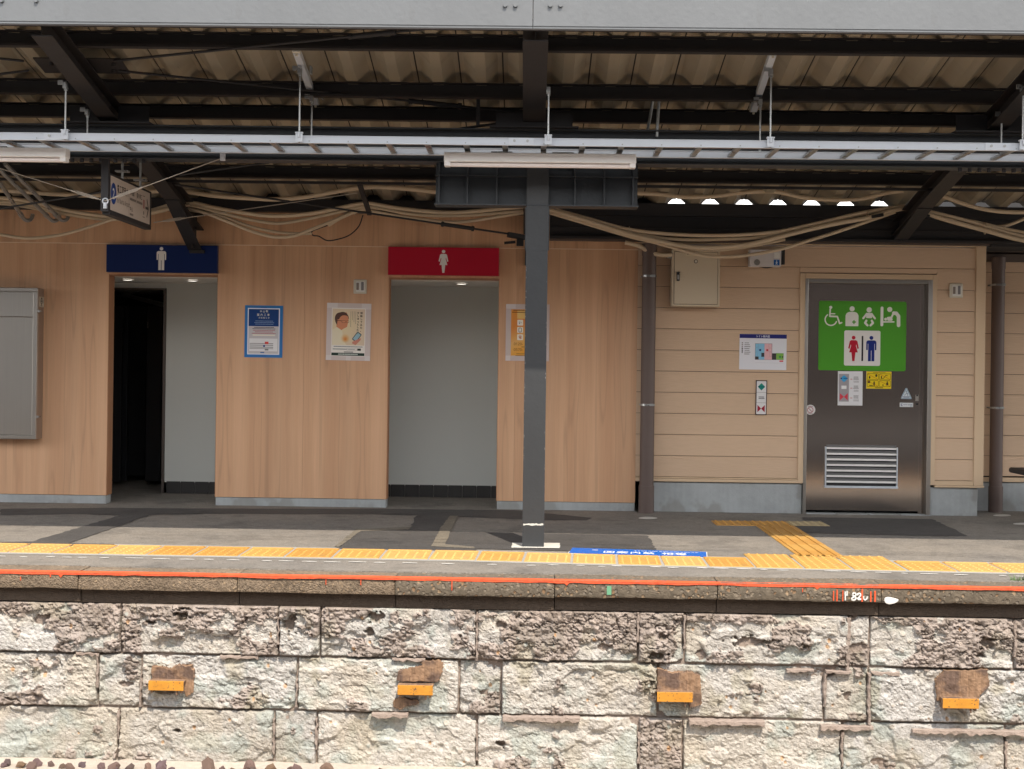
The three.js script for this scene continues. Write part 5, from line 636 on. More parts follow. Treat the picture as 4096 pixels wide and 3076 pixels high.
{ const z = 0.55, q = P(4066, 1886, z), x0 = q.x, b = thing('bench', 'end of a dark bench cut off by the right picture edge', 'bench', [x0 + 0.6, 0, z]); part(b, 'seat', rb(1.6, 0.045, 0.38, x0 + 0.8, q.y, z, 0.02), M.black); for (const s of [0.18, 1.4]) part(b, 'leg', [b2(x0 + s - 0.02, x0 + s + 0.02, 0, q.y - 0.03, z - 0.03, z + 0.03), rb(0.05, 0.03, 0.36, x0 + s, 0.02, z, 0.01)], M.black); }
{ const pl = thing('weed', 'small tuft of green weed growing from the coping joint at the right edge', 'plant', [G(4085, 2322).x, 0, G(4085, 2322).z]), gs = []; for (let i = 0; i < 60; i++) { const l = rr(0.02, 0.055), g = new THREE.PlaneGeometry(0.006, l, 1, 3).translate(0, l / 2, 0), p = g.attributes.position; for (let k = 0; k < p.count; k++) { const t = p.getY(k) / l; p.setX(k, p.getX(k) * (1 - t * 0.9)); p.setZ(k, t * t * l * 0.5); } g.rotateX(rr(0, 0.9)).rotateY(rr(0, 6.3)).translate(pl.position.x + rr(-0.06, 0.06), -0.006, pl.position.z + rr(-0.02, 0.02)); g.computeVertexNormals(); gs.push(g); } part(pl, 'blade', gs, M.leaf, { kind: 'stuff' }); }

// ------------------------------------------------------------------ platform canopy of dark steel with a folded-plate roof
const canopy = thing('canopy', 'dark steel platform canopy with a beige folded-plate roof and a grey front girder', 'canopy', [0, 2.6, 0]);
const RX0 = -9.2, RX1 = 9.2, ZF = 3.72, ZB = 0.035;
{
  // roof of folded plates, one mesh per plate, seam caps on the upper flats
  const per = 0.289, th = 0.005, H = 0.075, seam0 = P(2007, 205, 3.0).x, L = (ZF - ZB) / Math.cos(SLOPE);
  const prof = [[0.005, H], [0.034, H], [0.110, 0], [0.179, 0], [0.255, H], [per - 0.005, H]], sh = new THREE.Shape(); prof.forEach(([x, y], i) => (i ? sh.lineTo(x, y) : sh.moveTo(x, y))); [...prof].reverse().forEach(([x, y]) => sh.lineTo(x, y + th));
  const base = new THREE.ExtrudeGeometry(sh, { depth: L, bevelEnabled: false, steps: 1 });
  for (let k = Math.ceil((RX0 - seam0) / per); seam0 + (k + 1) * per < RX1; k++) { const g = base.clone().rotateX(-SLOPE).translate(seam0 + k * per, ROOF(ZB), ZB); part(canopy, 'roof_plate', [g], M.roof, { ox: k * 0.4 }); part(canopy, 'seam_cap', new THREE.BoxGeometry(0.02, 0.012, L).translate(per, H + th + 0.007, L / 2).rotateX(-SLOPE).translate(seam0 + k * per, ROOF(ZB), ZB), M.seam); }
  // purlins: channels open towards the track, brown lower flange
  const purlin = (z, h = 0.098, x0 = RX0, x1 = RX1, w = 0.055) => { const y = ROOF(z) - 0.004, t = 0.005; part(canopy, 'purlin', [b2(x0, x1, y - h, y, z - w, z - w + t), b2(x0, x1, y - t, y, z - w + t, z), b2(x0, x1, y - h, y - h + t, z - w + t, z + 0.004), b2(x0, x1, y - h + t, y - h + 0.016, z - 0.004, z)], M.beamBrown); };
  purlin(P(2048, 137, 3.24).z, 0.098); purlin(2.53, 0.10); purlin(2.13, 0.098); purlin(0.95, 0.10, RX0, RX1, 0.06); 
  part(canopy, 'purlin', [b2(RX0, RX1, ROOF(0.15) - 0.11, ROOF(0.15) - 0.004, 0.09, 0.15)], M.beamDark);
  part(canopy, 'purlin', [b2(RX0, RX1, ROOF(1.6) - 0.10, ROOF(1.6) - 0.004, 1.55, 1.6)], M.beamDark);
  part(canopy, 'eaves_beam', [b2(WX(2200, 850), RX1, 2.33, ROOF(0.15) - 0.03, 0.02, 0.088), b2(WX(2200, 850), RX1, 2.325, 2.345, 0.095, 0.14), b2(WX(2200, 850), RX1, 2.42, 2.43, 0.092, 0.1)], M.beamDark);
  // level conduit just under the rear purlin
  part(canopy, 'tie_bar', [b2(RX0, RX1, P(1500, 728, 1.02).y - 0.02, P(1500, 728, 1.02).y, 1.0, 1.03), b2(RX0, RX1, P(1500, 545, 2.2).y, P(1500, 522, 2.2).y, 2.18, 2.2)], M.beamDark);
  // long girder on the column line with its haunch
  const gy1 = P(2048, 516, COLZ + 0.05).y, gy0 = P(2048, 652, COLZ + 0.05).y, gz = COLZ;
  part(canopy, 'girder', [b2(RX0, RX1, gy0 + 0.009, gy1 - 0.009, gz - 0.004, gz + 0.004), b2(RX0, RX1, gy0, gy0 + 0.009, gz - 0.075, gz + 0.075, 0.002), b2(RX0, RX1, gy1 - 0.009, gy1, gz - 0.075, gz + 0.075, 0.002)], M.girder);
  const hx0 = P(1741, 760, gz + 0.05).x, hx1 = P(2552, 760, gz + 0.05).x, hy0 = P(2048, 822, gz + 0.075).y;
  part(canopy, 'haunch_web', [b2(hx0, hx1, hy0 + 0.01, gy0 - 0.001, gz - 0.005, gz + 0.005), b2(hx0, hx1, P(1850, 704, gz + 0.06).y, P(1850, 704, gz + 0.06).y + 0.008, gz + 0.0055, gz + 0.07)], M.girder);
  part(canopy, 'haunch_flange', [b2(hx0 - 0.004, hx1 + 0.004, hy0, hy0 + 0.0095, gz - 0.075, gz + 0.078, 0.002)], M.girder);
  for (const px of [1757, 1870, 1987, 2300, 2417, 2532]) { const x = P(px, 750, gz + 0.05).x; part(canopy, 'stiffener', [b2(x - 0.005, x + 0.005, hy0 + 0.0105, gy0 - 0.002, gz + 0.006, gz + 0.066, 0.002)], M.girder); }
  // rafters: I-beams down the slope, with gusset plates and bolts where the braces meet
  const rx = [P(780, 965, 0.05).x - 3.0, P(780, 965, 0.05).x, P(2141, 200, 3.2).x, P(3600, 930, 0.1).x, P(3600, 930, 0.1).x + 3.0];
  const rTop = (z) => ROOF(z) - 0.105, dep = 0.125;
  for (const [i, x] of rx.entries()) {
    const a = V(x, 0, 3.66), b = V(x, 0, -0.06), at = (p, dy) => V(p.x, rTop(p.z) + dy, p.z), w = i === 2 ? 0.15 : 0.125;
    part(canopy, 'rafter', [beam(at(a, -0.004), at(b, -0.004), w, 0.008), beam(at(a, -dep), at(b, -dep), w, 0.009), beam(at(a, -dep / 2), at(b, -dep / 2), 0.007, dep - 0.012)], M.beamBrown);
    const dr = i > 2 ? 0.18 : 0.31; if (i !== 2) part(canopy, 'rafter_foot', [beam(at(V(x, 0, 0.8), -dep - 0.006), V(x, rTop(0.04) - dr, 0.04), 0.115, 0.012), b2(x - 0.004, x + 0.004, rTop(0.04) - dr + 0.01, rTop(0.04) - dep, 0.02, 0.16), ...(i > 2 ? [] : [rb(0.13, 0.03, 0.06, x + 0.02, rTop(0.04) - dr - 0.015, 0.04, 0.004)])], M.beamDark);
    else part(canopy, 'wall_post', [b2(x - 0.06, x + 0.06, 2.1, rTop(0.05), 0.004, 0.06)], M.beamDark);
    // splice plates and bolts over the girder, triangular gussets either side
    const gp = (s) => { const q = new THREE.Shape(); q.moveTo(0, 0); q.lineTo(s * 0.62, 0); q.lineTo(s * 0.62, -0.02); q.lineTo(0, 0.17); return new THREE.ExtrudeGeometry(q, { depth: 0.01, bevelEnabled: false }).translate(x + s * 0.01, gy1 + 0.008, gz + 0.03); };
    part(canopy, 'gusset', [b2(x - 0.30, x + 0.30, gy1 + 0.001, gy1 + 0.012, gz - 0.12, gz + 0.12), ...(i !== 2 ? [b2(x - 0.27, x - 0.06, gy1 + 0.013, rTop(gz) - 0.02, gz + 0.02, gz + 0.03), b2(x + 0.06, x + 0.27, gy1 + 0.013, rTop(gz) - 0.02, gz + 0.02, gz + 0.03)] : [b2(x - 0.26, x + 0.26, gy1 + 0.013, gy1 + 0.10, gz + 0.08, gz + 0.09)])], M.beamDark);
    const bolts = []; for (const s of [-1, 1]) for (let k = 0; k < 4; k++) bolts.push(cyl(0.014, 0.024, x + s * (0.05 + 0.065 * k), gy0 - 0.014, gz + 0.045, 'y', 6)); for (let k = 0; k < 3; k++) for (const s of [-1, 1]) bolts.push(cyl(0.014, 0.02, x + s * 0.04, rTop(gz - 0.2 - k * 0.11) - dep - 0.016, gz - 0.2 - k * 0.11, 'y', 6)); part(canopy, 'bolt', bolts, M.beamDark, { kind: 'stuff' });
  }
  // front girder in two lengths with a bolted splice
  const fy0 = P(2132, 105, ZF + 0.05).y, fy1 = fy0 + 0.36, fz = ZF + 0.05, sx = P(2132, 60, fz).x;
  for (const [a, b] of [[RX0, sx - 0.0015], [sx + 0.0015, RX1]]) { part(canopy, 'front_girder', [b2(a, b, fy0, fy1, fz - 0.012, fz, 0.003), b2(a, b, fy0 - 0.012, fy0 - 0.0005, fz - 0.03, fz - 0.004), b2(a, b, fy1 + 0.0005, fy1 + 0.01, fz - 0.14, fz)], M.fascia); }
  part(canopy, 'girder_lip', [b2(RX0, RX1, fy0 - 0.020, fy0 - 0.0125, fz - 0.034, fz - 0.006)], M.beamBrown);
  for (const px of [2021, 2062, 2201, 2242, 8, 146]) { const q = P(px, px < 200 ? 3 : 22, fz); part(canopy, 'girder_bolt', [cyl(0.0125, 0.014, q.x, q.y, fz + 0.008, 'z', 6), cyl(0.0145, 0.003, q.x, q.y, fz + 0.0015, 'z', 16)], M.fascia); }
  // wind braces: rods with turnbuckles between rafters, in the plane under the purlins
  const rod = (a, b, t0, t1, name = 'brace_rod') => { const o = part(canopy, name, [bar(a, b, 0.0085)], M.beamDark); if (t0 !== undefined) { const p = a.clone().lerp(b, t0), q = a.clone().lerp(b, t1); part(o, 'turnbuckle', [bar(p, q, 0.017), bar(p.clone().lerp(q, -0.08), p, 0.022, 6), bar(q, q.clone().lerp(p, -0.08), 0.022, 6)], M.beamDark); } return o; };
  const bz = 2.9, gx = rx[1]; const pl = part(canopy, 'gusset', [rb(0.56, 0.010, 0.22, 0, 0, 0, 0.002).rotateX(-SLOPE).translate(gx - 0.02, P(278, 262, bz).y, bz)], M.beamBrown);
  for (const [dx, dz2] of [[-0.2, 0.05], [-0.17, -0.05], [0.2, 0.05], [0.17, -0.05]]) part(pl, 'gusset_bolt', cyl(0.015, 0.024, gx + dx, P(278, 262, bz).y - 0.012 + dz2 * 0.2, bz + dz2, 'y', 6), M.beamBrown);
  rod(P(455, 243, 3.0), P(1735, 112, 3.6), 0.76, 0.88); rod(P(475, 283, 2.85), P(2055, 447, 2.2), 0.73, 0.85); rod(P(0, 234, 3.0), P(95, 244, 3.0)); rod(P(0, 296, 2.85), P(115, 282, 2.85));
  rod(P(700, 738, 1.25), P(2092, 944, 0.2), 0.755, 0.84); rod(P(-400, 900, 0.4), P(408, 768, 1.2)); rod(P(720, 700, 1.3), P(1075, 650, 1.9)); rod(P(1650, 540, 2.3), P(2040, 488, 2.35)); 
  part(canopy, 'brace_shoe', [beam(P(2032, 938, 0.25), P(2100, 950, 0.2), 0.05, 0.04), beam(P(2017, 972, 0.2), P(2062, 968, 0.2), 0.03, 0.02), rb(0.06, 0.06, 0.05, P(2080, 970, 0.2).x, P(2080, 970, 0.2).y, 0.2, 0.006)], M.black);
  part(canopy, 'hanger_strap', [b2(P(1914, 400, 2.4).x - 0.012, P(1914, 400, 2.4).x + 0.012, P(1914, 500, 2.45).y, P(1914, 370, 2.45).y, 2.44, 2.446)], M.beamDark); part(canopy, 'cable_arm', [beam(P(1438, 735, 0.9), P(1478, 855, 0.42), 0.035, 0.03)], M.beamDark);
  part(canopy, 'soffit_board', b2(WX(2200, 850), RX1, 2.24, 2.56, -0.58, -0.52), M.beamDark);
}
// ------------------------------------------------------------------ steel column
{
  const q = P(2141, 1500, COLZ + 0.075), x = q.x, w = 0.148, zf = COLZ + 0.075, top = P(2048, 652, COLZ + 0.05).y - 0.001, c = thing('steel_column', 'grey steel H-beam column standing on the platform between the doorways', 'column', [x, 0, COLZ]);
  part(c, 'shaft', [b2(x - w / 2, x + w / 2, 0.004, top, zf - 0.010, zf, 0.003), b2(x - w / 2, x + w / 2, 0.004, top, COLZ - 0.075, COLZ - 0.065, 0.003), b2(x - 0.004, x + 0.004, 0.004, top, COLZ - 0.064, zf - 0.011)], M.column);
  const jy = P(2141, 1000, zf).y, jt = P(2141, 826, zf).y; part(c, 'cover_plate', [b2(x - w / 2 - 0.008, x + w / 2 + 0.008, jy, jt, zf - 0.028, zf - 0.011), b2(x - w / 2 + 0.002, x + w / 2 - 0.002, jy - 0.006, jy, zf - 0.001, zf + 0.0025)], M.column);
  const ty = P(2141, 2098, zf).y; const tp = new THREE.Shape(); const n = 14; for (let k = 0; k <= n; k++) { const u = -w / 2 + 0.006 + (w - 0.012) * k / n; k ? tp.lineTo(u, 0.006 + rr(-0.003, 0.004)) : tp.moveTo(u, 0.006); } for (let k = n; k >= 0; k--) tp.lineTo(-w / 2 + 0.006 + (w - 0.012) * k / n, -0.006 + rr(-0.004, 0.003)); part(c, 'paint_band', new THREE.ExtrudeGeometry(tp, { depth: 0.002, bevelEnabled: false }).translate(x, ty, zf - 0.0005), M.whiteWorn);
  const ch = []; for (let i = 0; i < 44; i++) { const y = rr(0.25, 1.95), s = rnd() < 0.5 ? -1 : 1; ch.push(rb(rr(0.0015, 0.0035), rr(0.003, 0.012), 0.002, x + s * (w / 2 - 0.004), y, zf + 0.0004, 0.0008)); } part(c, 'paint_chip', ch, mat({ lin: [0.36, 0.34, 0.31], roughness: 0.8 }), { kind: 'stuff' });
}
// ------------------------------------------------------------------ cable tray hung under the canopy
const TZF = 2.95, TZB = 2.53;
{
  const yT = P(2048, 552, TZF).y, yB = P(2048, 581, TZF).y, t = thing('cable_tray', 'bright aluminium ladder cable tray hung along the canopy', 'cable tray', [0, yB, (TZF + TZB) / 2]);
  for (const z of [TZF, TZB]) part(t, 'side_rail', [b2(RX0, RX1, yB, yT, z - 0.002, z + 0.002), b2(RX0, RX1, yT - 0.004, yT + 0.001, z + (z === TZF ? -0.002 : -0.016), z + (z === TZF ? 0.008 : 0.014), 0.001), b2(RX0, RX1, yB - 0.001, yB + 0.004, z + (z === TZF ? -0.016 : -0.012), z + (z === TZF ? 0.006 : 0.016), 0.001), ...(z === TZF ? [0.3, 0.52, 0.74].map((k) => b2(RX0, RX1, lerp(yB, yT, k) - 0.0012, lerp(yB, yT, k) + 0.0012, z, z + 0.004)) : [])], M.alu);
  const x0 = P(148, 560, TZF).x, pit = (P(3907, 575, TZF).x - x0) / 24;
  for (let k = -20; k < 46; k++) { const x = x0 + k * pit; if (x < RX0 || x > RX1) continue; part(t, 'rung', [b2(x - 0.018, x + 0.018, yB + 0.006, yB + 0.022, TZB + 0.003, TZF - 0.003)], M.galv); part(t, 'rivet', cyl(0.0045, 0.006, x, yB + 0.012, TZF + 0.004, 'z', 8), M.galv); }
  for (const px of [225, 2084, 3990]) { const q = P(px, 566, TZF); part(t, 'joint_plate', [rb(0.16, 0.042, 0.004, q.x, (yT + yB) / 2, TZF + 0.006, 0.001)], M.alu); for (const s of [-0.042, 0.042]) part(t, 'joint_bolt', [cyl(0.009, 0.008, q.x + s, (yT + yB) / 2 + 0.004, TZF + 0.011, 'z', 6)], M.galv); }
  const cb = [[0.20, M.black, 0.007], [0.235, mat({ lin: [0.3, 0.2, 0.2], roughness: 0.6 }), 0.006], [0.265, M.beamDark, 0.009], [0.30, mat({ lin: [0.34, 0.3, 0.28], roughness: 0.6 }), 0.008], [0.33, M.black, 0.006], [0.355, M.beamDark, 0.008], [0.385, mat({ lin: [0.28, 0.06, 0.07], roughness: 0.6 }), 0.005]];
  cb.forEach(([d, m, r], i) => { const pts = []; for (let x = RX0; x <= RX1; x += 0.6) pts.push(V(x, yB + 0.024 + r + 0.006 * noise(x * 1.3, i), TZB + d + 0.014 * (noise(x * 0.7, i + 9) - 0.5))); solo('tray_cable', ['black cable nearest the rear rail of the tray', 'dull pink cable in the rear half of the tray', 'thick dark cable in the middle of the tray', 'pale grey cable in the middle of the tray', 'thin black cable in the front half of the tray', 'dark cable close to the front rail of the tray', 'thin red cable lying against the front rail of the tray'][i], 'cable', tube(pts, r, 160, 6), m); });
}
// threaded rods with clamps that hold the tray
const hang = (px, py0, z, label) => {
  const yB = P(2048, 581, TZF).y, x = P(px, (py0 + 545) / 2, z).x, yt = P(px, py0, z).y, h = thing('hanger_rod', label, 'hanger rod', [x, yB, z], 'threaded rods holding the cable tray');
  part(h, 'rod', cyl(0.0062, yt - yB + 0.0, x, (yt + yB) / 2, z, 'y', 8), M.galv); part(h, 'beam_clamp', [rb(0.026, 0.04, 0.04, x - 0.003, yt + 0.005, z, 0.003), rb(0.035, 0.03, 0.012, x - 0.03, yt + 0.022, z + 0.01, 0.002), cyl(0.012, 0.012, x, yt - 0.022, z, 'y', 6)], M.galv);
  if (z > 2.8) part(h, 'rail_clip', [rb(0.05, 0.008, 0.03, x, yB + 0.062, z + 0.006, 0.002), rb(0.045, 0.058, 0.006, x, yB + 0.032, z + 0.011, 0.002), cyl(0.008, 0.03, x, yB + 0.045, z + 0.02, 'y', 6)], M.alu); else part(h, 'rod_nut', cyl(0.011, 0.012, x, yB + 0.062, z, 'y', 6), M.galv);
};
hang(262, 345, TZF + 0.014, 'tray hanger rod on the left rafter, front of the pair'); hang(350, 452, TZB - 0.014, 'tray hanger rod on the left rafter, rear of the pair'); hang(1199, 288, TZF + 0.014, 'tray hanger rod under the left sloping strut, front of the pair'); hang(1247, 400, TZB - 0.014, 'tray hanger rod under the left sloping strut, rear of the pair'); hang(2194, 365, TZF + 0.014, 'tray hanger rod beside the steel column'); hang(3083, 292, TZF + 0.014, 'tray hanger rod under the right sloping strut, front of the pair'); hang(3041, 412, TZB - 0.014, 'tray hanger rod under the right sloping strut, rear of the pair'); hang(4092, 362, TZF + 0.014, 'tray hanger rod at the right picture edge, front of the pair'); hang(4006, 470, TZB - 0.014, 'tray hanger rod at the right rafter, rear of the pair');
const strut = (px0, py0, px1, py1, label) => { const a = P(px0, py0, 3.16), b = P(px1, py1, 2.2), s = thing('support_strut', label, 'steel strut', [(a.x + b.x) / 2, b.y, 2.7], 'galvanised struts across the purlins'); part(s, 'channel', [beam(a, b, 0.042, 0.004), beam(a.clone().add(V(-0.019, 0.02, 0)), b.clone().add(V(-0.019, 0.02, 0)), 0.004, 0.04), beam(a.clone().add(V(0.019, 0.02, 0)), b.clone().add(V(0.019, 0.02, 0)), 0.004, 0.04)], M.alu); for (const p of [a, b]) part(s, 'beam_clip', [rb(0.05, 0.055, 0.05, p.x, p.y + 0.03, p.z, 0.006), cyl(0.008, 0.05, p.x, p.y + 0.01, p.z, 'y', 8)], M.plastic); part(s, 'angle_bracket', [rb(0.012, 0.05, 0.05, a.x + 0.045, lerp(a.y, b.y, 0.3), lerp(a.z, b.z, 0.3), 0.002), rb(0.012, 0.05, 0.05, a.x + 0.045, lerp(a.y, b.y, 0.8), lerp(a.z, b.z, 0.8), 0.002)], M.galv); };
strut(1186, 215, 1262, 420, 'pale sloping strut under the roof left of the column'); strut(3092, 222, 3014, 448, 'pale sloping strut under the roof right of the column');
// batten lamps
const lamp = (x0, x1, label) => { const z = 2.74, yT = P(2160, 616, z).y, yM = P(2160, 654, z).y, yL = P(2160, 671, z).y, l = thing('batten_lamp', label, 'ceiling light', [(x0 + x1) / 2, yL, z], 'white batten lamps under the tray'); part(l, 'body', [rb(x1 - x0, yT - yM, 0.085, (x0 + x1) / 2, (yT + yM) / 2, z, 0.006)], M.lampWhite); part(l, 'tube', cyl(0.0145, x1 - x0 - 0.07, (x0 + x1) / 2, yM - 0.015, z + 0.008, 'x', 16), M.tube); for (const [x, s] of [[x0, 1], [x1, -1]]) part(l, 'end_cap', rb(0.04, yT - yL - 0.004, 0.07, x + s * 0.022, (yT + yL) / 2 - 0.002, z + 0.004, 0.006), M.lampWhite); for (const k of [0.3, 0.62]) part(l, 'mount', rb(0.14, 0.012, 0.05, lerp(x0, x1, k), yT + 0.006, z - 0.01, 0.002), M.galv); };
lamp(P(1777, 640, 2.74).x, P(2543, 640, 2.74).x, 'white batten lamp with an unlit tube in front of the column'); lamp(P(272, 630, 2.74).x - 1.25, P(272, 630, 2.74).x, 'white batten lamp with an unlit tube at the left picture edge');
// bent conduit hanging behind the tray, sloping conduits at the left
{
  const c = solo('bent_conduit', 'grey conduit bent into a hook above the tray right of the column', 'conduit', [tube([P(2586, 545, 2.2), P(2600, 470, 2.25), P(2612, 400, 2.3), P(2620, 358, 2.35), P(2630, 350, 2.4), P(2637, 372, 2.42), P(2634, 430, 2.42), P(2627, 546, 2.42)], 0.0105, 60, 10)], M.galv);
  for (const [a, b, lab] of [[[-60, 640], [92, 872], 'sloping grey conduit at the left edge, nearest the picture border'], [[-20, 660], [198, 874], 'sloping grey conduit at the left edge, middle of three'], [[20, 655], [236, 872], 'sloping grey conduit at the left edge, furthest right']]) { const p = P(...a, 1.5), q = P(...b, 0.35); p.y = Math.min(p.y, ROOF(1.5) - 0.02); solo('sloping_conduit', lab, 'conduit', [bar(p, q, 0.016, 10), tube([q, q.clone().add(V(0.015, -0.016, -0.03)), q.clone().add(V(0.04, -0.004, -0.07)), q.clone().add(V(0.05, 0.04, -0.09))], 0.016, 16, 10), bar(q.clone().lerp(p, 0.04), q.clone().lerp(p, 0.08), 0.021, 10)], M.galv); }
}
// ------------------------------------------------------------------ sagging cables along the wall head
const cab = (label, pts, r, z = 0.32, m = M.cable, name = 'cable') => solo(name, label, 'cable', tube(pts.map(([x, y, zz]) => P(x, y, z + (zz ?? 0))), r * 1.13, Math.max(40, pts.length * 10), 8), m);
cab('thick beige cable along the roof edge above the left doorway', [[-700, 740], [-300, 770], [0, 762], [100, 767], [200, 775], [400, 781], [560, 770], [700, 762], [850, 782], [1000, 793], [1110, 797], [1220, 788], [1350, 765], [1432, 752], [1500, 748], [1650, 757], [1745, 768], [1900, 790], [2100, 800]], 0.0165, 0.5);
cab('upper beige cable of the bundle sagging over the blue sign', [[-600, 830], [0, 792], [130, 808], [250, 838], [400, 862], [500, 868], [620, 838], [700, 815], [760, 810], [845, 828], [1000, 855], [1100, 864], [1250, 853], [1413, 820], [1450, 814], [1472, 813], [1597, 833], [1796, 850], [2094, 828], [2195, 828]], 0.0145, 0.36);
cab('second beige cable of the bundle above the left poster', [[-600, 860], [0, 806], [140, 824], [270, 855], [410, 876], [520, 872], [640, 846], [750, 822], [880, 850], [1000, 878], [1100, 893], [1150, 890], [1348, 850], [1440, 828], [1497, 830], [1646, 856], [1845, 862], [2094, 843], [2195, 836]], 0.0125, 0.34, M.cable2);
cab('lowest beige cable looping under the bundle left of the red sign', [[740, 832], [815, 850], [920, 890], [1010, 926], [1100, 948], [1174, 944], [1244, 918], [1330, 884], [1413, 850], [1450, 838], [1497, 846], [1646, 872], [1820, 889], [1995, 866], [2100, 850], [2195, 842]], 0.0125, 0.31);
cab('short pale cable drooping between the bundle and its cut end', [[745, 838], [880, 862], [1000, 905], [1120, 930], [1240, 934], [1247, 932]], 0.011, 0.30, M.cable2);
cab('beige cable sheath ending in an open sleeve above the posters', [[1312, 900], [1360, 872], [1420, 846], [1470, 832], [1560, 836], [1680, 852]], 0.0155, 0.29);
cab('thin black wire looping down from the cut cable sleeve', [[1310, 902], [1275, 914], [1246, 928], [1250, 940], [1275, 945], [1308, 962], [1355, 956], [1398, 940], [1435, 905], [1452, 860]], 0.0045, 0.29, M.black, 'wire');
cab('beige cable drooping lower left under the hanging sign', [[-500, 880], [-100, 925], [0, 938], [75, 950], [125, 953], [250, 938], [350, 910], [480, 870], [600, 850], [680, 835], [760, 818]], 0.0115, 0.4);
cab('slender beige cable sagging behind the blue sign bundle', [[-600, 845], [0, 815], [180, 842], [330, 868], [470, 878], [560, 862], [700, 826]], 0.0105, 0.33, M.cable2);
cab('upper beige cable of the bundle sagging right of the column', [[2195, 832], [2350, 874], [2517, 918], [2746, 940], [2945, 940], [3100, 928], [3248, 898], [3460, 849], [3590, 828], [3640, 826], [3700, 842], [3842, 876], [3942, 904], [4096, 946], [4500, 1000]], 0.0135, 0.34);
cab('thick beige cable passing behind the control box top', [[2195, 838], [2350, 884], [2517, 937], [2646, 967], [2746, 986], [2845, 991], [2995, 977], [3124, 946], [3223, 921], [3350, 893], [3475, 870], [3590, 838], [3650, 836], [3760, 872], [3942, 922], [4096, 962], [4500, 1010]], 0.0165, 0.36);
cab('middle beige cable in the bundle right of the column', [[2195, 845], [2350, 890], [2517, 930], [2696, 957], [2895, 957], [3050, 948], [3200, 912], [3380, 870], [3560, 838], [3640, 832], [3740, 856], [3900, 888], [4096, 930], [4500, 985]], 0.0125, 0.33, M.cable2);
cab('lowest beige cable hanging across the control box and the speaker', [[2195, 850], [2350, 896], [2522, 947], [2620, 970], [2696, 992], [2796, 1020], [2895, 1027], [2995, 1020], [3124, 996], [3223, 966], [3340, 930], [3475, 884], [3580, 848]], 0.0125, 0.33);
cab('slim beige cable crossing the bundle left of the control box', [[2195, 842], [2400, 902], [2540, 945], [2640, 975], [2760, 1000], [2880, 1000], [3000, 985], [3140, 958]], 0.0115, 0.31, M.cable2);
cab('beige cable along the bright roof gaps right of the column', [[2100, 745], [2554, 773], [2646, 778], [2721, 787], [2845, 786], [2970, 771], [3100, 767], [3213, 790], [3347, 800], [3446, 795], [3570, 768], [3680, 766], [3743, 777], [3892, 827], [3991, 845], [4096, 849], [4500, 830]], 0.0150, 0.42);
cab('level beige conduit behind the tray beside the column head', [[1905, 503], [2060, 505], [2200, 508], [2260, 516], [2400, 520], [2600, 523], [2680, 520]], 0.0115, 2.2);
cab('short beige cable rising to the right picture edge', [[3900, 898], [3942, 906], [4016, 904], [4096, 876], [4300, 790]], 0.0115, 0.3);
cab('beige cable stub entering the control box from the left', [[2500, 970], [2560, 985], [2600, 1010], [2650, 1020], [2688, 1018]], 0.0165, 0.14);
solo('cable_tie', 'thin cord ties around the cable bundles', 'cable ties', [[2517, 928, 0.34], [3470, 866, 0.34], [3940, 915, 0.34], [1420, 838, 0.33]].map(([x, y, z]) => { const q = P(x, y, z); return new THREE.TorusGeometry(0.045, 0.003, 6, 18).rotateY(PI / 2).scale(1, 1, 0.7).translate(q.x, q.y, q.z); }), M.cable2);
{ const f = (px, py, w, a, lab) => { const q = P(px, py, 0.36); const g = rb(w, 0.026, 0.03, 0, 0, 0, 0.004).rotateZ(a).translate(q.x, q.y, q.z + 0.012); solo('cable_tag', lab, 'tag', g, M.black); }; f(3508, 864, 0.1, 0.2, 'black cable tag on the bundle left of the right rafter'); f(3702, 864, 0.06, -0.2, 'black cable tag on the bundle right of the right rafter'); }
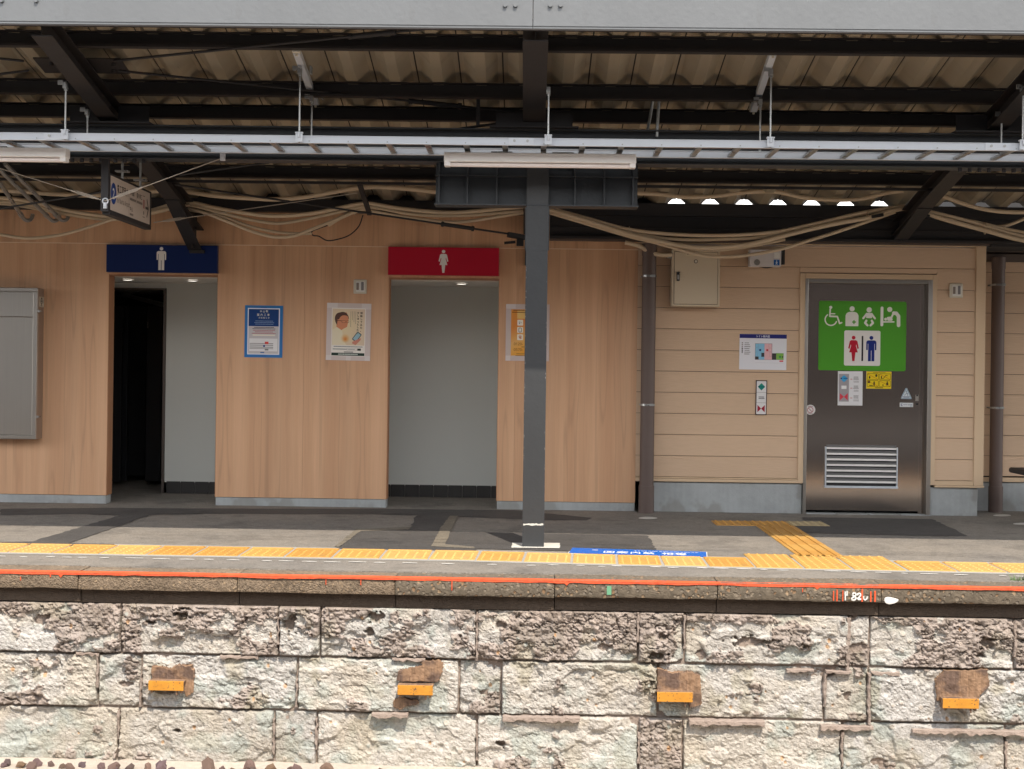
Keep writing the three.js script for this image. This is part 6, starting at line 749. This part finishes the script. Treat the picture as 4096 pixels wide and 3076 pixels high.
// ------------------------------------------------------------------ hanging direction sign, edge-on to the track, with its guy wires
{
  const zN = 2.5, zR = 1.52, x = P(440, 770, zN).x, w = 0.052, yT = P(425, 690, zN).y, yB = P(425, 846, zN).y, L = zN - zR, s = thing('hanging_sign', 'black framed hanging direction sign with a pale face, blue number disc and arrow', 'direction sign', [x, yB, (zN + zR) / 2]);
  part(s, 'end_post', rb(w, P(425, 640, zN).y - yB + 0.008, 0.035, x - w / 2, (P(425, 640, zN).y + yB) / 2, zN + 0.018, 0.004), M.beamDark);
  part(s, 'frame', [b2(x - w, x, yT - 0.014, yT, zR, zN, 0.003), b2(x - w, x, yB - 0.02, yB + 0.014, zR, zN, 0.003), b2(x - w, x, yB + 0.0145, yT - 0.0145, zR, zR + 0.028, 0.003), b2(x - w, x, yB + 0.0145, yT - 0.0145, zN - 0.012, zN, 0.003), b2(x - w + 0.006, x - 0.005, yB + 0.0145, yT - 0.0145, zR + 0.029, zN - 0.0125)], M.beamDark);
  const hgt = yT - yB - 0.03, t = canvasTex(1024, 210, (c, W, H) => {
    c.fillStyle = '#bcb0a6'; c.fillRect(0, 0, W, H); c.fillStyle = '#143a7d'; c.beginPath(); c.arc(82, 104, 66, 0, 7); c.fill(); c.fillStyle = '#d8d2ca'; c.font = 'bold 92px sans-serif'; c.textAlign = 'center'; c.fillText('2', 82, 138); c.textAlign = 'left'; c.strokeStyle = c.fillStyle = '#2b2527'; let px = 168; for (const g of '電工図案内') { glyph(c, g, px, 36, 50, 6); px += 56; } c.font = '42px sans-serif'; c.fillText('for Narita Airport', 160, 150, 330); c.fillRect(462, 40, 4, 96); px = 490; for (const g of '事相案') { glyph(c, g, px, 34, 34, 4); px += 38; } bars(c, 486, 84, 160, 1, 8, 16, '#5d5450', 0); c.fillRect(462, 140, 4, 58); px = 490; for (const g of '中山') { glyph(c, g, px, 138, 32, 4); px += 38; } bars(c, 486, 182, 90, 1, 8, 14, '#5d5450', 0); c.fillRect(650, 40, 4, 70); px = 664; for (const g of '電内事工') { glyph(c, g, px, 34, 34, 4); px += 37; } bars(c, 664, 84, 150, 1, 8, 16, '#5d5450', 0);
    c.fillRect(826, 34, 58, 5); c.fillRect(826, 172, 58, 5); c.fillStyle = '#8e2a36'; c.fillRect(838, 60, 16, 58); c.fillRect(862, 60, 14, 58); c.fillStyle = '#2b2527'; c.fillRect(846, 136, 20, 22); c.lineWidth = 17; c.beginPath(); c.moveTo(908, 108); c.lineTo(978, 108); c.moveTo(944, 54); c.lineTo(984, 108); c.lineTo(944, 162); c.stroke();
  });
  part(s, 'printed_face', new THREE.PlaneGeometry(L - 0.042, hgt).rotateY(PI / 2).translate(x - 0.0035, (yT + yB) / 2, (zN + zR) / 2 + 0.008), print(t, 0.45), { uv: false });
  part(s, 'hanger', [bar(V(x - w / 2, yT, zN - 0.35), V(x - w / 2, yT + 0.22, zN - 0.35), 0.008), bar(V(x - w / 2, yT, zR + 0.2), V(x - w / 2, yT + 0.2, zR + 0.2), 0.008), rb(0.09, 0.012, 0.06, x - w / 2, yT + 0.06, zN - 0.35, 0.002), rb(0.09, 0.012, 0.06, x - w / 2, yT + 0.06, zR + 0.2, 0.002)], M.galv);
  const eye = P(421, 804, zN + 0.04); part(s, 'wire_eye', [new THREE.TorusGeometry(0.018, 0.005, 8, 16).translate(eye.x, eye.y, eye.z), cyl(0.012, 0.04, eye.x, eye.y - 0.03, eye.z)], M.alu);
  const wire = (a, b, t0, t1, label) => { const g = [bar(a, b, 0.0035, 6)]; const p = a.clone().lerp(b, t0), q = a.clone().lerp(b, t1), d = V(0, 0.008, 0); g.push(bar(p.clone().add(d), q.clone().add(d), 0.003, 6), bar(p.clone().sub(d), q.clone().sub(d), 0.003, 6), bar(p.clone().lerp(q, -0.25), p, 0.007, 6), bar(q, q.clone().lerp(p, -0.25), 0.007, 6)); solo('guy_wire', label, 'guy wire', g, mat({ lin: [0.42, 0.38, 0.33], roughness: 0.45, metalness: 0.3 })); };
  wire(eye, P(-120, 636, 1.7), 0.08, 0.2, 'guy wire with a turnbuckle running left from the hanging sign'); wire(eye, P(890, 632, 2.6), 0.12, 0.28, 'guy wire with a turnbuckle rising right from the hanging sign to the girder'); wire(P(614, 890, zR), P(1430, 772, 0.9), 0.06, 0.13, 'long guy wire from the far end of the hanging sign to the right');
  const br = P(891, 628, 2.6); solo('wire_bracket', 'small bright bracket on the girder holding the guy wire', 'bracket', [rb(0.034, 0.05, 0.02, br.x, br.y, br.z, 0.004), cyl(0.007, 0.01, br.x, br.y, br.z + 0.012, 'z', 6)], M.alu);
}
// ------------------------------------------------------------------ the facing platform that the door and cabinet mirror (outside the frame)
{
  const op = setting('facing_platform', 'facing platform on the near side of the track', 'platform'); part(op, 'slab', b2(-14, 14, GROUND - 0.02, 0, 8.3, 20), M.patch);
  const ob = thing('facing_building', 'tall dark brown building standing beyond the facing platform shelter', 'building', [0, GROUND, 32]); part(ob, 'wall', b2(-45, 45, GROUND, 8.6, 32, 33), mat({ lin: [0.032, 0.026, 0.024], roughness: 0.9 }));
  const os = thing('facing_shelter', 'open shelter roof on posts over the facing platform', 'shelter', [0, 0, 13]);
  part(os, 'roof', b2(-14, 14, 3.05, 3.2, 10.4, 15.6), M.beamBrown); for (const x of [-9, -3, 3.4, 9]) part(os, 'post', b2(x - 0.08, x + 0.08, 0, 2.94, 10.2, 10.36), M.beamBrown);
}

scene.traverse((o) => { if (o.isMesh) { o.castShadow = true; o.receiveShadow = true; } });
renderer.render(scene, camera);
